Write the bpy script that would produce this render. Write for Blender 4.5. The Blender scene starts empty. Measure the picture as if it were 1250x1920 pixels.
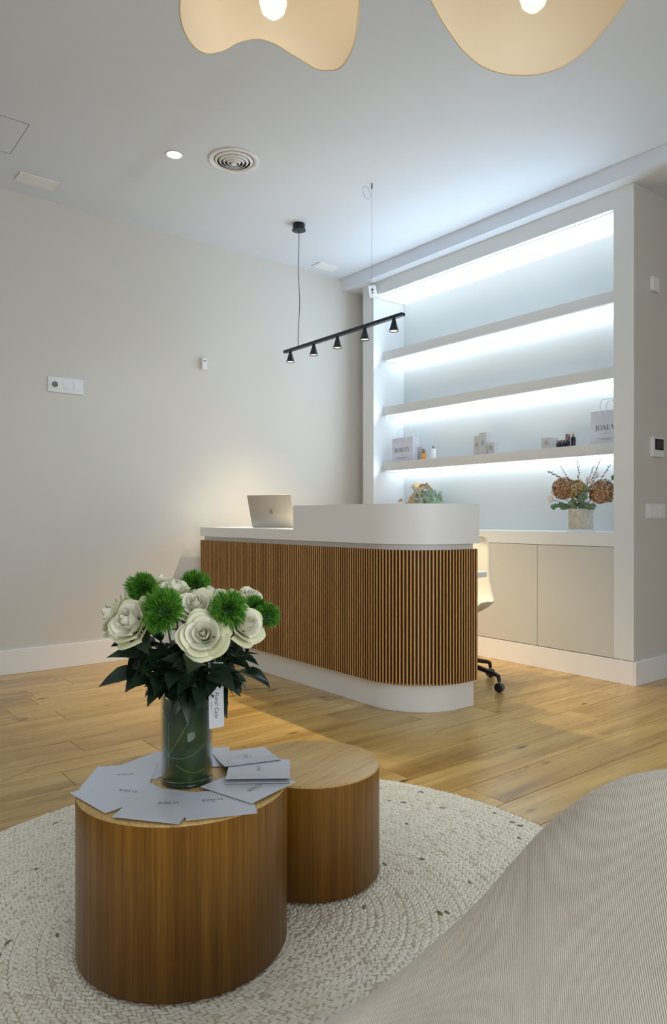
import bpy, bmesh, math, random
import numpy as np
from mathutils import Vector, Matrix

# ------------------------------------------------------------------ camera, world, exposure, lights
S = bpy.context.scene
COL = S.collection
PI = math.pi
YAW = math.radians(38.318)
cam_d = bpy.data.cameras.new('camera'); cam = bpy.data.objects.new('camera', cam_d); COL.objects.link(cam)
cam.location = (0, 0, 1.05); cam.rotation_euler = (PI/2, 0, -YAW)
cam_d.sensor_fit = 'HORIZONTAL'; cam_d.sensor_width = 36; cam_d.lens = 1335/1250*36
cam_d.shift_y = 10/1250; cam_d.clip_start = .02
S.camera = cam
S.view_settings.view_transform = 'Standard'; S.view_settings.look = 'None'
S.view_settings.gamma = 1; S.view_settings.use_curve_mapping = False
S.view_settings.exposure = 0.0
W = bpy.data.worlds.new('world'); S.world = W; W.use_nodes = True
W.node_tree.nodes['Background'].inputs[0].default_value = (.75, .85, 1, 1)
W.node_tree.nodes['Background'].inputs[1].default_value = .3

def lamp(kind, name, loc, rot, energy, color, **kw):
    l = bpy.data.lights.new(name, kind); l.energy = energy; l.color = color
    for k, v in kw.items(): setattr(l, k, v)
    o = bpy.data.objects.new(name, l); COL.objects.link(o); o.location = loc; o.rotation_euler = rot
    return o
COOL = (.68, .85, 1.0); WARM = (1.0, .80, .50); NEUT = (1.0, .93, .84)
# unseen soft fill added behind the camera, tinted like window daylight
lamp('AREA', 'rear_fill', (0.2, -2.9, 1.6), (PI/2, 0, 0), 105, (.86, .93, 1.0), shape='RECTANGLE', size=3.0, size_y=2.2)
# recessed ceiling downlights: (x, y, watts)
DOWN = [(1.907, 3.96, 34), (2.85, 1.95, 80), (.45, 3.4, 26), (-1.2, 2.2, 22), (.8, -.6, 115), (3.6, -.4, 50), (5.4, 1.0, 16), (-1.2, -1.2, 22)]
TRACK_W = 56.0
LED_STRENGTH = 10.0
PANEL_STRENGTH = 2.2
SPILL_W = 5.2
BULB_W = 2.2

rt = Vector((math.cos(YAW), -math.sin(YAW), 0)); fw = Vector((math.sin(YAW), math.cos(YAW), 0))
def cw(r, d, z=0): return rt*r + fw*d + Vector((0, 0, z))

# ------------------------------------------------------------------ helpers
class MB:
    def __init__(s): s.v = []; s.f = []; s.sm = []; s.uv = None; s.col = None
    def add(s, vs, fs, smooth=False, M=None):
        n = len(s.v)
        for p in vs:
            s.v.append(tuple(M @ Vector(p)) if M is not None else tuple(p))
        for f in fs: s.f.append(tuple(i+n for i in f)); s.sm.append(smooth)
        return s
    def box(s, x0, y0, z0, x1, y1, z1, M=None):   # returns self
        return s.add([(x0,y0,z0),(x1,y0,z0),(x1,y1,z0),(x0,y1,z0),(x0,y0,z1),(x1,y0,z1),(x1,y1,z1),(x0,y1,z1)],
                     [(0,3,2,1),(4,5,6,7),(0,1,5,4),(1,2,6,5),(2,3,7,6),(3,0,4,7)], M=M)
    def grid(s, P, closed_u=False, closed_v=False, smooth=True, M=None, flip=False):
        nu = len(P); nv = len(P[0]); vs = [p for row in P for p in row]; fs = []
        for i in range(nu if closed_u else nu-1):
            for j in range(nv if closed_v else nv-1):
                a = i*nv+j; b = ((i+1)%nu)*nv+j; c = ((i+1)%nu)*nv+(j+1)%nv; d = i*nv+(j+1)%nv
                fs.append((a,d,c,b) if flip else (a,b,c,d))
        return s.add(vs, fs, smooth, M)
    def lathe(s, prof, n=32, M=None, smooth=True, cap=True):
        P = [[(r*math.cos(2*PI*j/n), r*math.sin(2*PI*j/n), z) for j in range(n)] for r, z in prof]
        s.grid(P, closed_v=True, smooth=smooth, M=M, flip=True)
        if cap:
            for k, row in ((0, P[0]), (-1, P[-1])):
                if prof[k][0] > 1e-5: s.add(row, [tuple(range(n))[::-1] if k == 0 else tuple(range(n))], False, M)
        return s
    def tube(s, pts, r, n=8, M=None, cap=True):
        pts = [Vector(p) for p in pts]; R = r if isinstance(r, (list, tuple)) else [r]*len(pts)
        rows = []; up = Vector((0, 0, 1))
        for i, p in enumerate(pts):
            t = (pts[min(i+1, len(pts)-1)] - pts[max(i-1, 0)]).normalized()
            if abs(t.dot(up)) > .98: a = t.cross(Vector((1, 0, 0))).normalized()
            else: a = t.cross(up).normalized()
            b = t.cross(a)
            rows.append([tuple(p + a*R[i]*math.cos(2*PI*j/n) + b*R[i]*math.sin(2*PI*j/n)) for j in range(n)])
        s.grid(rows, closed_v=True, M=M)
        if cap: s.add(rows[0], [tuple(range(n))], False, M); s.add(rows[-1], [tuple(range(n))[::-1]], False, M)
        return s
    def prism(s, poly, z0, z1, M=None, smooth=False):
        n = len(poly)
        vs = [(x, y, z0) for x, y in poly] + [(x, y, z1) for x, y in poly]
        fs = [tuple(range(n))[::-1], tuple(range(n, 2*n))] + [(i, (i+1)%n, n+(i+1)%n, n+i) for i in range(n)]
        n0 = len(s.f); s.add(vs, fs, False, M)
        if smooth:
            for i in range(n0+2, len(s.f)): s.sm[i] = True
        return s
    def mesh(s, name):
        me = bpy.data.meshes.new(name); me.from_pydata(s.v, [], s.f)
        me.polygons.foreach_set('use_smooth', s.sm); me.update(); return me
    def obj(s, name, mat, parent=None, bevel=0, seg=2, recalc=False):
        me = s.mesh(name); me.materials.append(mat)
        if bevel or recalc:
            b = bmesh.new(); b.from_mesh(me)
            bmesh.ops.remove_doubles(b, verts=b.verts, dist=1e-6)
            bmesh.ops.recalc_face_normals(b, faces=b.faces)
            if bevel:
                es = [e for e in b.edges if len(e.link_faces) == 2 and e.calc_face_angle(0) > .6]
                bmesh.ops.bevel(b, geom=es, offset=bevel, segments=seg, profile=.6, affect='EDGES', clamp_overlap=True)
            b.to_mesh(me); b.free()
        o = bpy.data.objects.new(name, me); COL.objects.link(o)
        if parent: o.parent = parent
        return o
def tag(o, label=None, cat=None, group=None, kind=None):
    if label: o['label'] = label
    if cat: o['category'] = cat
    if group: o['group'] = group
    if kind: o['kind'] = kind
    return o
def thing(name, label, cat, loc=(0, 0, 0), rz=0, group=None, rot=None):
    o = bpy.data.objects.new(name, None); COL.objects.link(o); o.location = loc
    o.rotation_euler = rot if rot is not None else (0, 0, rz); o.empty_display_size = .05
    return tag(o, label, cat, group)
def struct(name, mb, mat, bevel=0): return tag(mb.obj(name, mat, bevel=bevel), kind='structure')
def copy(o, parent):
    c = o.copy(); COL.objects.link(c); c.parent = parent; return c

# ------------------------------------------------------------------ materials
def srgb(r, g, b):
    f = lambda c: (c/255/12.92) if c/255 <= .04045 else ((c/255+.055)/1.055)**2.4
    return (f(r), f(g), f(b), 1)
class Mat:
    def __init__(s, name, color=(200,200,200), rough=.5, metal=0, **kw):
        s.m = bpy.data.materials.new(name); s.m.use_nodes = True; s.nt = s.m.node_tree
        s.b = s.nt.nodes['Principled BSDF']; s.b.inputs['Base Color'].default_value = srgb(*color)
        s.b.inputs['Roughness'].default_value = rough; s.b.inputs['Metallic'].default_value = metal
        for k, v in kw.items(): s.b.inputs[k].default_value = v
    def n(s, t, **kw):
        x = s.nt.nodes.new(t)
        for k, v in kw.items():
            if k in x.inputs: x.inputs[k].default_value = v
            else: setattr(x, k, v)
        return x
    def l(s, a, b): s.nt.links.new(a, b)
    def coords(s, scale=(1,1,1), kind='Object', rand=0, rot=(0,0,0)):
        tc = s.n('ShaderNodeTexCoord'); mp = s.n('ShaderNodeMapping'); mp.inputs['Scale'].default_value = scale
        mp.inputs['Rotation'].default_value = rot
        src = tc.outputs[kind]
        if rand:
            oi = s.n('ShaderNodeObjectInfo'); mu = s.n('ShaderNodeMath', operation='MULTIPLY'); mu.inputs[1].default_value = rand
            s.l(oi.outputs['Random'], mu.inputs[0]); ad = s.n('ShaderNodeVectorMath', operation='ADD')
            s.l(src, ad.inputs[0]); s.l(mu.outputs[0], ad.inputs[1]); src = ad.outputs[0]
        s.l(src, mp.inputs[0]); return mp.outputs[0]
    def noise(s, vec, scale=5, detail=4, rough=.5, dist=0):
        x = s.n('ShaderNodeTexNoise'); x.inputs['Scale'].default_value = scale; x.inputs['Detail'].default_value = detail
        x.inputs['Roughness'].default_value = rough; x.inputs['Distortion'].default_value = dist; s.l(vec, x.inputs[0]); return x.outputs[0]
    def ramp(s, fac, stops):
        x = s.n('ShaderNodeValToRGB'); e = x.color_ramp.elements
        e[0].position, e[0].color = stops[0][0], srgb(*stops[0][1]); e[1].position, e[1].color = stops[-1][0], srgb(*stops[-1][1])
        for p, c in stops[1:-1]: q = e.new(p); q.color = srgb(*c)
        s.l(fac, x.inputs[0]); return x.outputs[0]
    def mix(s, fac, a, b, mode='MIX'):
        x = s.n('ShaderNodeMix', data_type='RGBA', blend_type=mode)
        for i, v in ((0, fac), (6, a), (7, b)):
            if hasattr(v, 'links') or hasattr(v, 'is_linked'): s.l(v, x.inputs[i])
            else: x.inputs[i].default_value = v
        return x.outputs[2]
    def bump(s, h, strength=.2, dist=.002):
        x = s.n('ShaderNodeBump'); x.inputs['Strength'].default_value = strength; x.inputs['Distance'].default_value = dist
        s.l(h, x.inputs['Height']); s.l(x.outputs[0], s.b.inputs['Normal']); return s
    def base(s, c): s.l(c, s.b.inputs['Base Color']); return s

def paint(name, color, rough=.55, bump=.05):
    m = Mat(name, color, rough); v = m.coords(); h = m.noise(v, 220, 3); m.bump(h, bump, .001)
    c = tuple(min(255, x+3) for x in color); k = m.noise(v, 1.3, 2)
    m.base(m.ramp(k, [(.3, color), (.7, c)])); return m.m
M_WALL = paint('wall_paint', (214, 211, 205), .6, .12)
M_CEIL = paint('ceiling_paint', (221, 229, 241), .7)
M_JOIN = paint('joinery_lacquer', (222, 226, 229), .5)
M_DOOR = paint('door_lacquer', (204, 204, 200), .5)
M_TRIM = paint('skirting_paint', (242, 240, 240), .4)
M_DESKW = paint('desk_white', (242, 241, 239), .4)
M_BACKP = paint('niche_back_paint', (212, 216, 216), .5)
M_SHELFP = paint('shelf_edge_paint', (214, 216, 216), .5)
M_DARKGAP = Mat('dark_gap', (60, 56, 52), .8).m
def plastic(name, c, r=.35, **k): return Mat(name, c, r, **k).m
M_WPLAST = plastic('white_plastic', (238, 238, 240)); M_BLACK = plastic('black_plastic', (16, 17, 19), .4)
M_GREYP = plastic('grey_plastic', (120, 122, 124)); M_SCREEN = plastic('dark_screen', (38, 42, 44), .15)
M_TRACK = plastic('track_black', (30, 38, 50), .4); M_INK = plastic('ink', (40, 40, 46), .6); M_INKG = plastic('ink_grey', (120, 122, 130), .6)
M_ALU = Mat('aluminium', (196, 194, 188), .42, .35).m; M_ALUD = Mat('logo_metal', (158, 156, 152), .3, .4).m
M_STEEL = Mat('steel', (150, 150, 150), .3, 1.0).m
def emis(name, col, st):
    m = bpy.data.materials.new(name); m.use_nodes = True; nt = m.node_tree; nt.nodes.clear()
    e = nt.nodes.new('ShaderNodeEmission'); e.inputs[0].default_value = (*col, 1); e.inputs[1].default_value = st
    o = nt.nodes.new('ShaderNodeOutputMaterial'); nt.links.new(e.outputs[0], o.inputs[0]); return m
M_LED = emis('led_strip', (.72, .87, 1.0), LED_STRENGTH)
M_PANEL = emis('light_diffuser', (.78, .90, 1.0), PANEL_STRENGTH)
M_DLIT = emis('downlight_glow', (.95, .97, 1.0), 6); M_LENS = emis('lamp_lens', (1, .80, .52), 3.2)
M_FIL = emis('filament_glow', (1, .95, .85), 6)

def wood(name, stops, scale, rough=.45, fine=.35, rand=0, pores=True, kind='Object'):
    m = Mat(name, (150,100,60), rough); v = m.coords(scale, rand=rand, kind=kind)
    a = m.noise(v, 1.0, 6, .6, .4)
    c = m.ramp(a, stops)
    v2 = m.coords(tuple(x*6 for x in scale), rand=rand, kind=kind); f = m.noise(v2, 1.0, 3, .7)
    f2 = m.ramp(f, [(.3, (120,110,100)), (.62, (255,255,255))])
    c = m.mix(fine, c, f2, 'MULTIPLY')
    m.base(c); m.bump(f, .12, .001); return m
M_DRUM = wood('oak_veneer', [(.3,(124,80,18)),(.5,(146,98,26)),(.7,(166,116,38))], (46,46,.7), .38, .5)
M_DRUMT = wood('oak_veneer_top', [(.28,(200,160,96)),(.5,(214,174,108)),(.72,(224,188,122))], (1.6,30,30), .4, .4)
M_SLAT = wood('slat_oak', [(.25,(206,156,92)),(.5,(228,178,108)),(.75,(240,194,126))], (40,40,3), .5, .4, rand=9)
M_BACKW = wood('slat_backing', [(.3,(84,52,20)),(.7,(104,66,30))], (30,30,2), .6, .4)
def floor_mat():
    m = Mat('oak_plank', (170,130,80), .34)
    v = m.coords((.55, 6.5, 1), rand=37); a = m.noise(v, 1.0, 6, .62, .6)
    c = m.ramp(a, [(.2,(126,94,46)),(.36,(172,136,76)),(.5,(198,162,96)),(.64,(210,176,110)),(.8,(220,190,128))])
    v2 = m.coords((2.2, 60, 1), rand=21); f = m.noise(v2, 1.0, 4, .7)
    c = m.mix(.45, c, m.ramp(f, [(.3,(150,136,118)),(.6,(255,255,255))]), 'MULTIPLY')
    v3 = m.coords((1.3, 3.2, 1), rand=51); k = m.noise(v3, 1.6, 5, .6, 1.2)
    c = m.mix(1.0, c, m.ramp(k, [(.26,(120,96,72)),(.36,(255,255,255)),(1,(255,255,255))]), 'MULTIPLY')
    vk = m.coords((2.2, 6, 1), rand=77); vo = m.n('ShaderNodeTexVoronoi'); vo.inputs['Scale'].default_value = 1.0; m.l(vk, vo.inputs[0])
    c = m.mix(1.0, c, m.ramp(vo.outputs[0], [(.03,(92,66,44)),(.11,(255,255,255)),(1,(255,255,255))]), 'MULTIPLY')
    oi = m.n('ShaderNodeObjectInfo'); c = m.mix(.5, c, m.ramp(oi.outputs['Random'], [(0,(222,216,206)),(.5,(244,238,228)),(1,(255,255,255))]), 'MULTIPLY')
    m.base(c); m.bump(f, .08, .001); m.l(m.ramp(f, [(.3,(150,150,150)),(.7,(120,120,120))]), m.b.inputs['Roughness']) ; return m.m
M_FLOOR = floor_mat()
M_DRUM = M_DRUM.m; M_DRUMT = M_DRUMT.m; M_SLAT = M_SLAT.m; M_BACKW = M_BACKW.m
M_GROOVE = plastic('slat_groove_shade', (100, 56, 10), .6)  # shade between the slats, painted as a dark tone on their side faces
M_SUB = plastic('subfloor', (70, 50, 32), .8)

# ------------------------------------------------------------------ room shell
CZ = 3.235; YW = 5.08; XS = 4.21; YR = 2.316; XB = 4.584
struct('floor', MB().box(-2.6, -3.1, -.12, 7.0, YW+.15, -.012), M_SUB)
FLOOR = bpy.data.objects['floor']
PW = .192; PL = 1.38
joint = {0: 2.065, 3: 2.012, 4: 2.56, 7: .94, 8: 1.375, 12: 1.21}
random.seed(4)
plank_cache = {}
def plank(x0, x1, y0, y1):
    key = (round(x1-x0, 3), round(y1-y0, 3))
    if key not in plank_cache:
        hx = (x1-x0)/2 - .0008; hy = (y1-y0)/2 - .0008
        b = .0014
        mb = MB()
        mb.add([(-hx,-hy,-.0118),(hx,-hy,-.0118),(hx,hy,-.0118),(-hx,hy,-.0118),(-hx,-hy,-b),(hx,-hy,-b),(hx,hy,-b),(-hx,hy,-b),
                (-hx+b,-hy+b,0),(hx-b,-hy+b,0),(hx-b,hy-b,0),(-hx+b,hy-b,0)],
               [(0,3,2,1),(0,1,5,4),(1,2,6,5),(2,3,7,6),(3,0,4,7),(4,5,9,8),(5,6,10,9),(6,7,11,10),(7,4,8,11),(8,9,10,11)])
        me = mb.mesh('plank'); me.materials.append(M_FLOOR); plank_cache[key] = me
    o = bpy.data.objects.new('plank', plank_cache[key]); COL.objects.link(o); o.parent = FLOOR
    o.location = ((x0+x1)/2, (y0+y1)/2, 0)
XMIN, XMAX = -.5, 6.2
for k in range(-9, 19):
    y0 = 1.47 + PW*k; y1 = min(y0+PW, YW)
    if y0 >= YW-.01: break
    j = joint.get(k, random.uniform(0, PL)); x = j
    while x > XMIN: x -= PL
    x = max(x, XMIN)
    xs = [XMIN]; q = j
    while q > XMIN+.25: q -= PL
    q += PL
    while q < XMAX-.25: xs.append(q); q += PL
    xs.append(XMAX)
    for a, b in zip(xs, xs[1:]): plank(a, b, y0, y1)
# remainder of the floor, behind the camera (out of frame): one board field each side
mbf = MB(); mbf.box(-2.5, -3.0, -.0118, XMIN, YW, 0); mbf.box(XMIN, -3.0, -.0118, XMAX, 1.47-9*PW-.001, 0); mbf.box(XMAX, -3, -.0118, 6.9, YW, 0)
tag(mbf.obj('distant_planks', M_FLOOR, FLOOR), kind='stuff')
struct('wall_left', MB().box(-2.5, YW, 0, 7.0, YW+.12, CZ), M_WALL)
struct('wall_right', MB().box(XS-.0, YR-.0, .150, XS+.03, YR+.0019, 3.1325).box(XS+.03, YR, 0, 7.0, YR+.0019, CZ).box(XB+.05, YR+.0019, 0, 7.0, YR+.12, CZ), M_WALL)
struct('wall_far', MB().box(6.9, -3.0, 0, 7.0, YR, CZ), M_WALL)
struct('wall_side', MB().box(-2.6, -3.0, 0, -2.5, YW, CZ), M_WALL)
wb = MB(); wb.box(-2.5, -3.1, 0, 7.0, -3.0, .4); wb.box(-2.5, -3.1, 2.8, 7.0, -3.0, CZ); wb.box(-2.5, -3.1, .4, -1.4, -3.0, 2.8); wb.box(1.8, -3.1, .4, 7.0, -3.0, 2.8)
struct('wall_back', wb, M_WALL)
wf = MB(); wf.box(-1.4, -3.08, .4, -1.34, -3.02, 2.8); wf.box(1.74, -3.08, .4, 1.8, -3.02, 2.8); wf.box(.17, -3.08, .4, .23, -3.02, 2.8); wf.box(-1.4, -3.08, 2.74, 1.8, -3.02, 2.8); wf.box(-1.4, -3.08, .4, 1.8, -3.02, .46)
struct('window_1', wf, M_TRIM)
struct('ceiling', MB().box(-2.6, -3.1, CZ, 7.0, YW+.12, CZ+.1), M_CEIL)
struct('trim_1', MB().box(4.108, YR-.001, 3.133, 4.9, YW, CZ), M_CEIL)          # lowered bulkhead over the joinery
struct('trim_2', MB().box(4.108, -3.0, 3.133, 6.9, YR-.001, CZ), M_CEIL)
struct('trim_3', MB().box(4.36, 4.905, 0, 4.42, YW, 3.133), M_JOIN)              # recessed strip between joinery and wall
struct('trim_4', MB().box(4.345, 4.985, .0, 4.36, 5.0, 3.133), M_JOIN)
struct('baseboard_left', MB().box(-2.5, YW-.014, 0, 4.36, YW, .163), M_TRIM, .002)
struct('baseboard_right', MB().box(XS-.001, YR-.014, 0, 6.9, YR+.0015, .149), M_TRIM, .003)
# the hatch in the ceiling
hb = MB(); w = .0025
for a in ((.55, 4.154, 1.13, 4.154+w), (.55, 4.56, 1.13, 4.56+w), (1.13-w, 4.154, 1.13, 4.56), (.55, 4.154, .55+w, 4.56)): hb.box(a[0], a[1], CZ-.0012, a[2], a[3], CZ+.002)
hm = thing('access_hatch', 'flush white access hatch in the ceiling at the upper left', 'hatch', (0, 0, 0))
hb.obj('seam', M_GREYP, hm); MB().box(.554, 4.158, CZ-.001, 1.126, 4.558, CZ+.002).obj('panel', M_CEIL, hm)

# ------------------------------------------------------------------ shelving joinery
J = thing('shelving_unit', 'white built-in shelving wall with lit niche above two flush cabinet doors', 'shelving', (XS, 3.6, 0))
def L(mb): # world-coordinate mesh -> local to J
    mb.v = [(x-XS, y-3.6, z) for x, y, z in mb.v]; return mb
YA, YB, ZA, ZB, XB = 2.452, 4.753, .952, 3.012, 4.584
fr = MB(); fr.box(XS, YR+.002, .153, XB+.04, YA, 3.133); fr.box(XS, YB, .153, XB+.04, 4.895, 3.133); fr.box(XS, YA, ZB, XB+.04, YB, 3.133)
L(fr).obj('frame', M_JOIN, J)
L(MB().box(XB, YA, .95, XB+.04, YB, ZB)).obj('back_panel', M_BACKP, J)
L(MB().box(XS, YA, .862, XB, YB, ZA)).obj('cabinet_top', M_JOIN, J)
L(MB().box(XS+.02, YA, .153, XB, YB, .862)).obj('carcass', M_DARKGAP, J)
L(MB().box(XS-.001, YR+.002, 0, XB, 4.895, .1485)).obj('plinth', M_TRIM, J, bevel=.002)
for i in range(4):
    y0 = YA + i*.57525 + .002; y1 = YA + (i+1)*.57525 - .002
    L(MB().box(XS, y0, .1535, XS+.019, y1, .8585)).obj('door', M_DOOR, J, bevel=.001)
for z0, z1 in ((2.460, 2.538), (1.966, 2.041), (1.468, 1.542)):
    L(MB().box(4.325, YA, z0, XB, YB, z1)).obj('shelf', M_SHELFP, J, bevel=.001)
for z in (ZB, 2.460, 1.966, 1.468):
    L(MB().box(4.352 if z < 3 else 4.26, YA+.012, z-.003, XB-.034 if z < 3 else XB-.002, YB-.012, z-.0004)).obj('light_diffuser', M_PANEL, J)
    sp = lamp('AREA', 'niche_spill_fill', (XB-.30-XS if z < 3 else .02, 0, z-.012), (0, math.radians(118), 0), SPILL_W, (.62, .83, 1.0), shape='RECTANGLE', size=.02, size_y=2.2); sp.parent = J  # added fill aimed out of the niche to brighten ceiling and walls
    if z < 3: led = L(MB().box(XB-.030, YA+.01, z-.008, XB-.012, YB-.01, z-.0005)).obj('led_strip', M_LED, J)

# ------------------------------------------------------------------ reception desk
D = thing('reception_desk', 'reception desk with rounded corner, vertical oak slats and white counter', 'desk', (2.6, 3.7, 0))
XD, YD, RD, XE, YE = 2.59, 2.595, .37, 3.08, 4.93
def path(o, y0=YE, n=20, x1=XE):
    P = [(XD+o, y0), (XD+o, YD+RD)]; R = RD-o
    for i in range(1, n+1):
        a = PI/2*i/n; P.append((XD+RD-R*math.cos(a), YD+RD-R*math.sin(a)))
    P.append((x1, YD+o)); return P
def band(o0, o1, z0, z1, y0=YE, x1=XE):
    A = path(o0, y0, x1=x1); B = path(o1, y0, x1=x1)
    rows = [[(a[0]-2.6, a[1]-3.7, z0), (a[0]-2.6, a[1]-3.7, z1), (b[0]-2.6, b[1]-3.7, z1), (b[0]-2.6, b[1]-3.7, z0)] for a, b in zip(A, B)]
    mb = MB(); mb.grid(rows, closed_v=True, smooth=False)
    mb.add(rows[0], [(0,1,2,3)]); mb.add(rows[-1], [(3,2,1,0)]); return mb
def smooth_by_angle(o, deg=30):
    me = o.data; b = bmesh.new(); b.from_mesh(me)
    for f in b.faces: f.smooth = True
    for e in b.edges:
        e.smooth = not (len(e.link_faces) != 2 or e.calc_face_angle(0) > math.radians(deg))
    b.to_mesh(me); b.free(); return o
smooth_by_angle(band(.04, .09, 0, .158, x1=XE-.002).obj('plinth', M_DESKW, D, recalc=True))
smooth_by_angle(band(.012, .05, .157, .872).obj('backing_panel', M_BACKW, D, recalc=True))
smooth_by_angle(band(.035, .09, .872, .906, x1=XE-.012).obj('recessed_band', M_DESKW, D, recalc=True))
smooth_by_angle(band(0, .05, .906, .975).obj('counter_fascia', M_DESKW, D, recalc=True))
smooth_by_angle(band(0, .05, .975, 1.124, y0=3.69).obj('counter_screen', M_DESKW, D, recalc=True))
MB().box(XD+.05-2.6, 3.0-3.7, .925, 2.98-2.6, YE-3.7, .9745).obj('counter_top', M_DESKW, D, bevel=.001)
MB().prism([(XD+.06-2.6,YE-3.7),(XD+.06-2.6,3.02-3.7),(2.72-2.6,2.82-3.7),(2.95-2.6,2.67-3.7),(3.235-2.6,2.67-3.7),(3.235-2.6,YE-3.7)], .706, .737).obj('worktop', M_DESKW, D, bevel=.002, recalc=True)
MB().box(3.0-2.6, YE-.03-3.7, 0, 3.2-2.6, YE-3.7, .706).obj('side_panel', M_DESKW, D)
MB().box(XD+.09-2.6, YE-.03-3.7, 0, 3.0-2.6, YE-3.7, .925).obj('side_panel', M_DESKW, D)
# slats
sw, sd, pitch = .0118, .012, .0200
sm = MB(); zz0, zz1 = .150, .876
pr_ = [(-sw/2, sd), (-sw/2, .003), (-sw/2+.0022, .0008), (-sw/5, 0), (sw/5, 0), (sw/2-.0022, .0008), (sw/2, .003), (sw/2, sd)]
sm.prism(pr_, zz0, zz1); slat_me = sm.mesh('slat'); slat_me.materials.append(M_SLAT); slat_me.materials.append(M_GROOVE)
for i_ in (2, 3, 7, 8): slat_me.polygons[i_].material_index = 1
straight = YE-(YD+RD); arc = RD*PI/2; tail = XE-(XD+RD); total = straight+arc+tail
s = sw/2 + .001
while s < total - sw/2:
    if s < straight: p = (XD, YE-s); nrm = 0
    elif s < straight+arc:
        a = (s-straight)/RD; p = (XD+RD-RD*math.cos(a), YD+RD-RD*math.sin(a)); nrm = a
    else: p = (XD+RD+(s-straight-arc), YD); nrm = PI/2
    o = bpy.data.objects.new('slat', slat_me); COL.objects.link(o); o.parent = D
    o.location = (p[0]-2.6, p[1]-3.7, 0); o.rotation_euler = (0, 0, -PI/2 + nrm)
    s += pitch

# ------------------------------------------------------------------ lettering
def word_mb(h, M, parts=('JOMAY',)):
    """JOMAY in high contrast serif capitals, cap height h, centred, in the XY plane of M"""
    T, t, mb = .15, .035, MB()
    def q(*p): # extruded polygon
        polys.append([(x, y) for x, y in p])
    x0 = 0; polys = []
    def diag(xa, ya, xb, yb, w): q((xa-w/2, ya), (xa+w/2, ya), (xb+w/2, yb), (xb-w/2, yb))
    # J
    q((.22,.12),(.22+T,.12),(.22+T,1),(.22,1)); q((.08,.965),(.52,.965),(.52,1),(.08,1))
    c = [( .22+T, .14), (.22, .14), (.18,-.02), (.08,-.14), (-.06,-.18), (-.08,-.15), (.06,-.16), (.20,-.12), (.33,-.0)]; polys.append([c[0], c[1], c[2], c[3], c[4], c[3], c[7], c[8]])
    # O
    ox = 1.02; N = 24
    for i in range(N):
        a, b = 2*PI*i/N, 2*PI*(i+1)/N
        q((ox+.47*math.cos(a), .5+.52*math.sin(a)), (ox+.47*math.cos(b), .5+.52*math.sin(b)), (ox+.31*math.cos(b), .5+.49*math.sin(b)), (ox+.31*math.cos(a), .5+.49*math.sin(a)))
    # M
    m = 1.65
    diag(m+.10, 0, m+.10, 1, t); diag(m+.55, .0, m+.16, 1, T); diag(m+.55, 0, m+.94, 1, t); diag(m+.97, 0, m+.97, 1, T)
    q((m-.02,0),(m+.24,0),(m+.24,.035),(m-.02,.035)); q((m+.82,0),(m+1.14,0),(m+1.14,.035),(m+.82,.035)); q((m-.02,.965),(m+.2,.965),(m+.2,1),(m-.02,1)); q((m+.92,.965),(m+1.14,.965),(m+1.14,1),(m+.92,1))
    # A
    m = 2.95
    diag(m+.08, 0, m+.44, 1.02, t); diag(m+.86, 0, m+.47, 1.02, T)
    q((m-.05,0),(m+.22,0),(m+.22,.035),(m-.05,.035)); q((m+.68,0),(m+1.04,0),(m+1.04,.035),(m+.68,.035))
    # Y
    m = 3.95
    diag(m+.46, .45, m+.1, 1, T); diag(m+.50, .45, m+.82, 1, t); diag(m+.47, 0, m+.47, .5, T)
    q((m-.08,.965),(m+.28,.965),(m+.28,1),(m-.08,1)); q((m+.68,.965),(m+.96,.965),(m+.96,1),(m+.68,1)); q((m+.32,0),(m+.64,0),(m+.64,.035),(m+.32,.035))
    for p in polys:
        mb.add([((x-2.45)*h, (y-.5)*h, 0) for x, y in p], [tuple(range(len(p)))], M=M)
    return mb
def subword_mb(h, M, y=-1.35):
    mb = MB(); R = random.Random(3)
    for i in range(9):   # a tiny line of illegible grey print under the word
        x = (-1.0 + i*.25)*h
        mb.add([(x, (y)*h, 0), (x+.13*h, (y)*h, 0), (x+.13*h, (y+.16)*h, 0), (x, (y+.16)*h, 0)], [(0,1,2,3)], M=M)
    return mb

# ------------------------------------------------------------------ ceiling fittings
def downlight(x, y, watts, label, big=True):
    t = thing('ceiling_downlight', label, 'light', (x, y, CZ), group='recessed ceiling downlights')
    r = .045
    MB().lathe([(r-.002, -.0005), (r+.006, -.001), (r+.007, -.0025), (r-.001, -.003), (r-.002, -.0005)], 32, cap=False).obj('ring', M_WPLAST, t)
    MB().lathe([(0, -.0015), (r-.002, -.0015)], 32, cap=False).obj('lens', M_DLIT, t)
    l = lamp('SPOT', 'downlight_lamp', (0, 0, -.02), (0, 0, 0), watts, COOL, spot_size=math.radians(110 if watts < 70 else 74), spot_blend=.9, shadow_soft_size=.045)
    l.parent = t
for i, (x, y, w) in enumerate(DOWN):
    downlight(x, y, w, ['small round recessed downlight lit white beside the round ceiling vent', 'round recessed downlight hidden behind the right fabric pendant'][i] if i < 2 else 'round recessed ceiling downlight outside the picture, ' + ['left of the drum tables', 'far left of the rug', 'behind the viewpoint', 'over the right hand passage', 'at the far end of the right passage', 'behind and left of the viewpoint'][i-2])
V = thing('ceiling_vent', 'round white ceiling vent with concentric rings', 'vent', (2.222, 3.795, CZ))
vr = .155
MB().lathe([(vr, -.001), (vr, -.006), (vr-.012, -.010), (vr-.034, -.004), (vr-.034, -.0006)], 48, cap=False).obj('outer_flange', M_WPLAST, V)
MB().lathe([(0, -.0008), (vr-.034, -.0008)], 48, cap=False).obj('dark_throat', M_BLACK, V)
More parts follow.
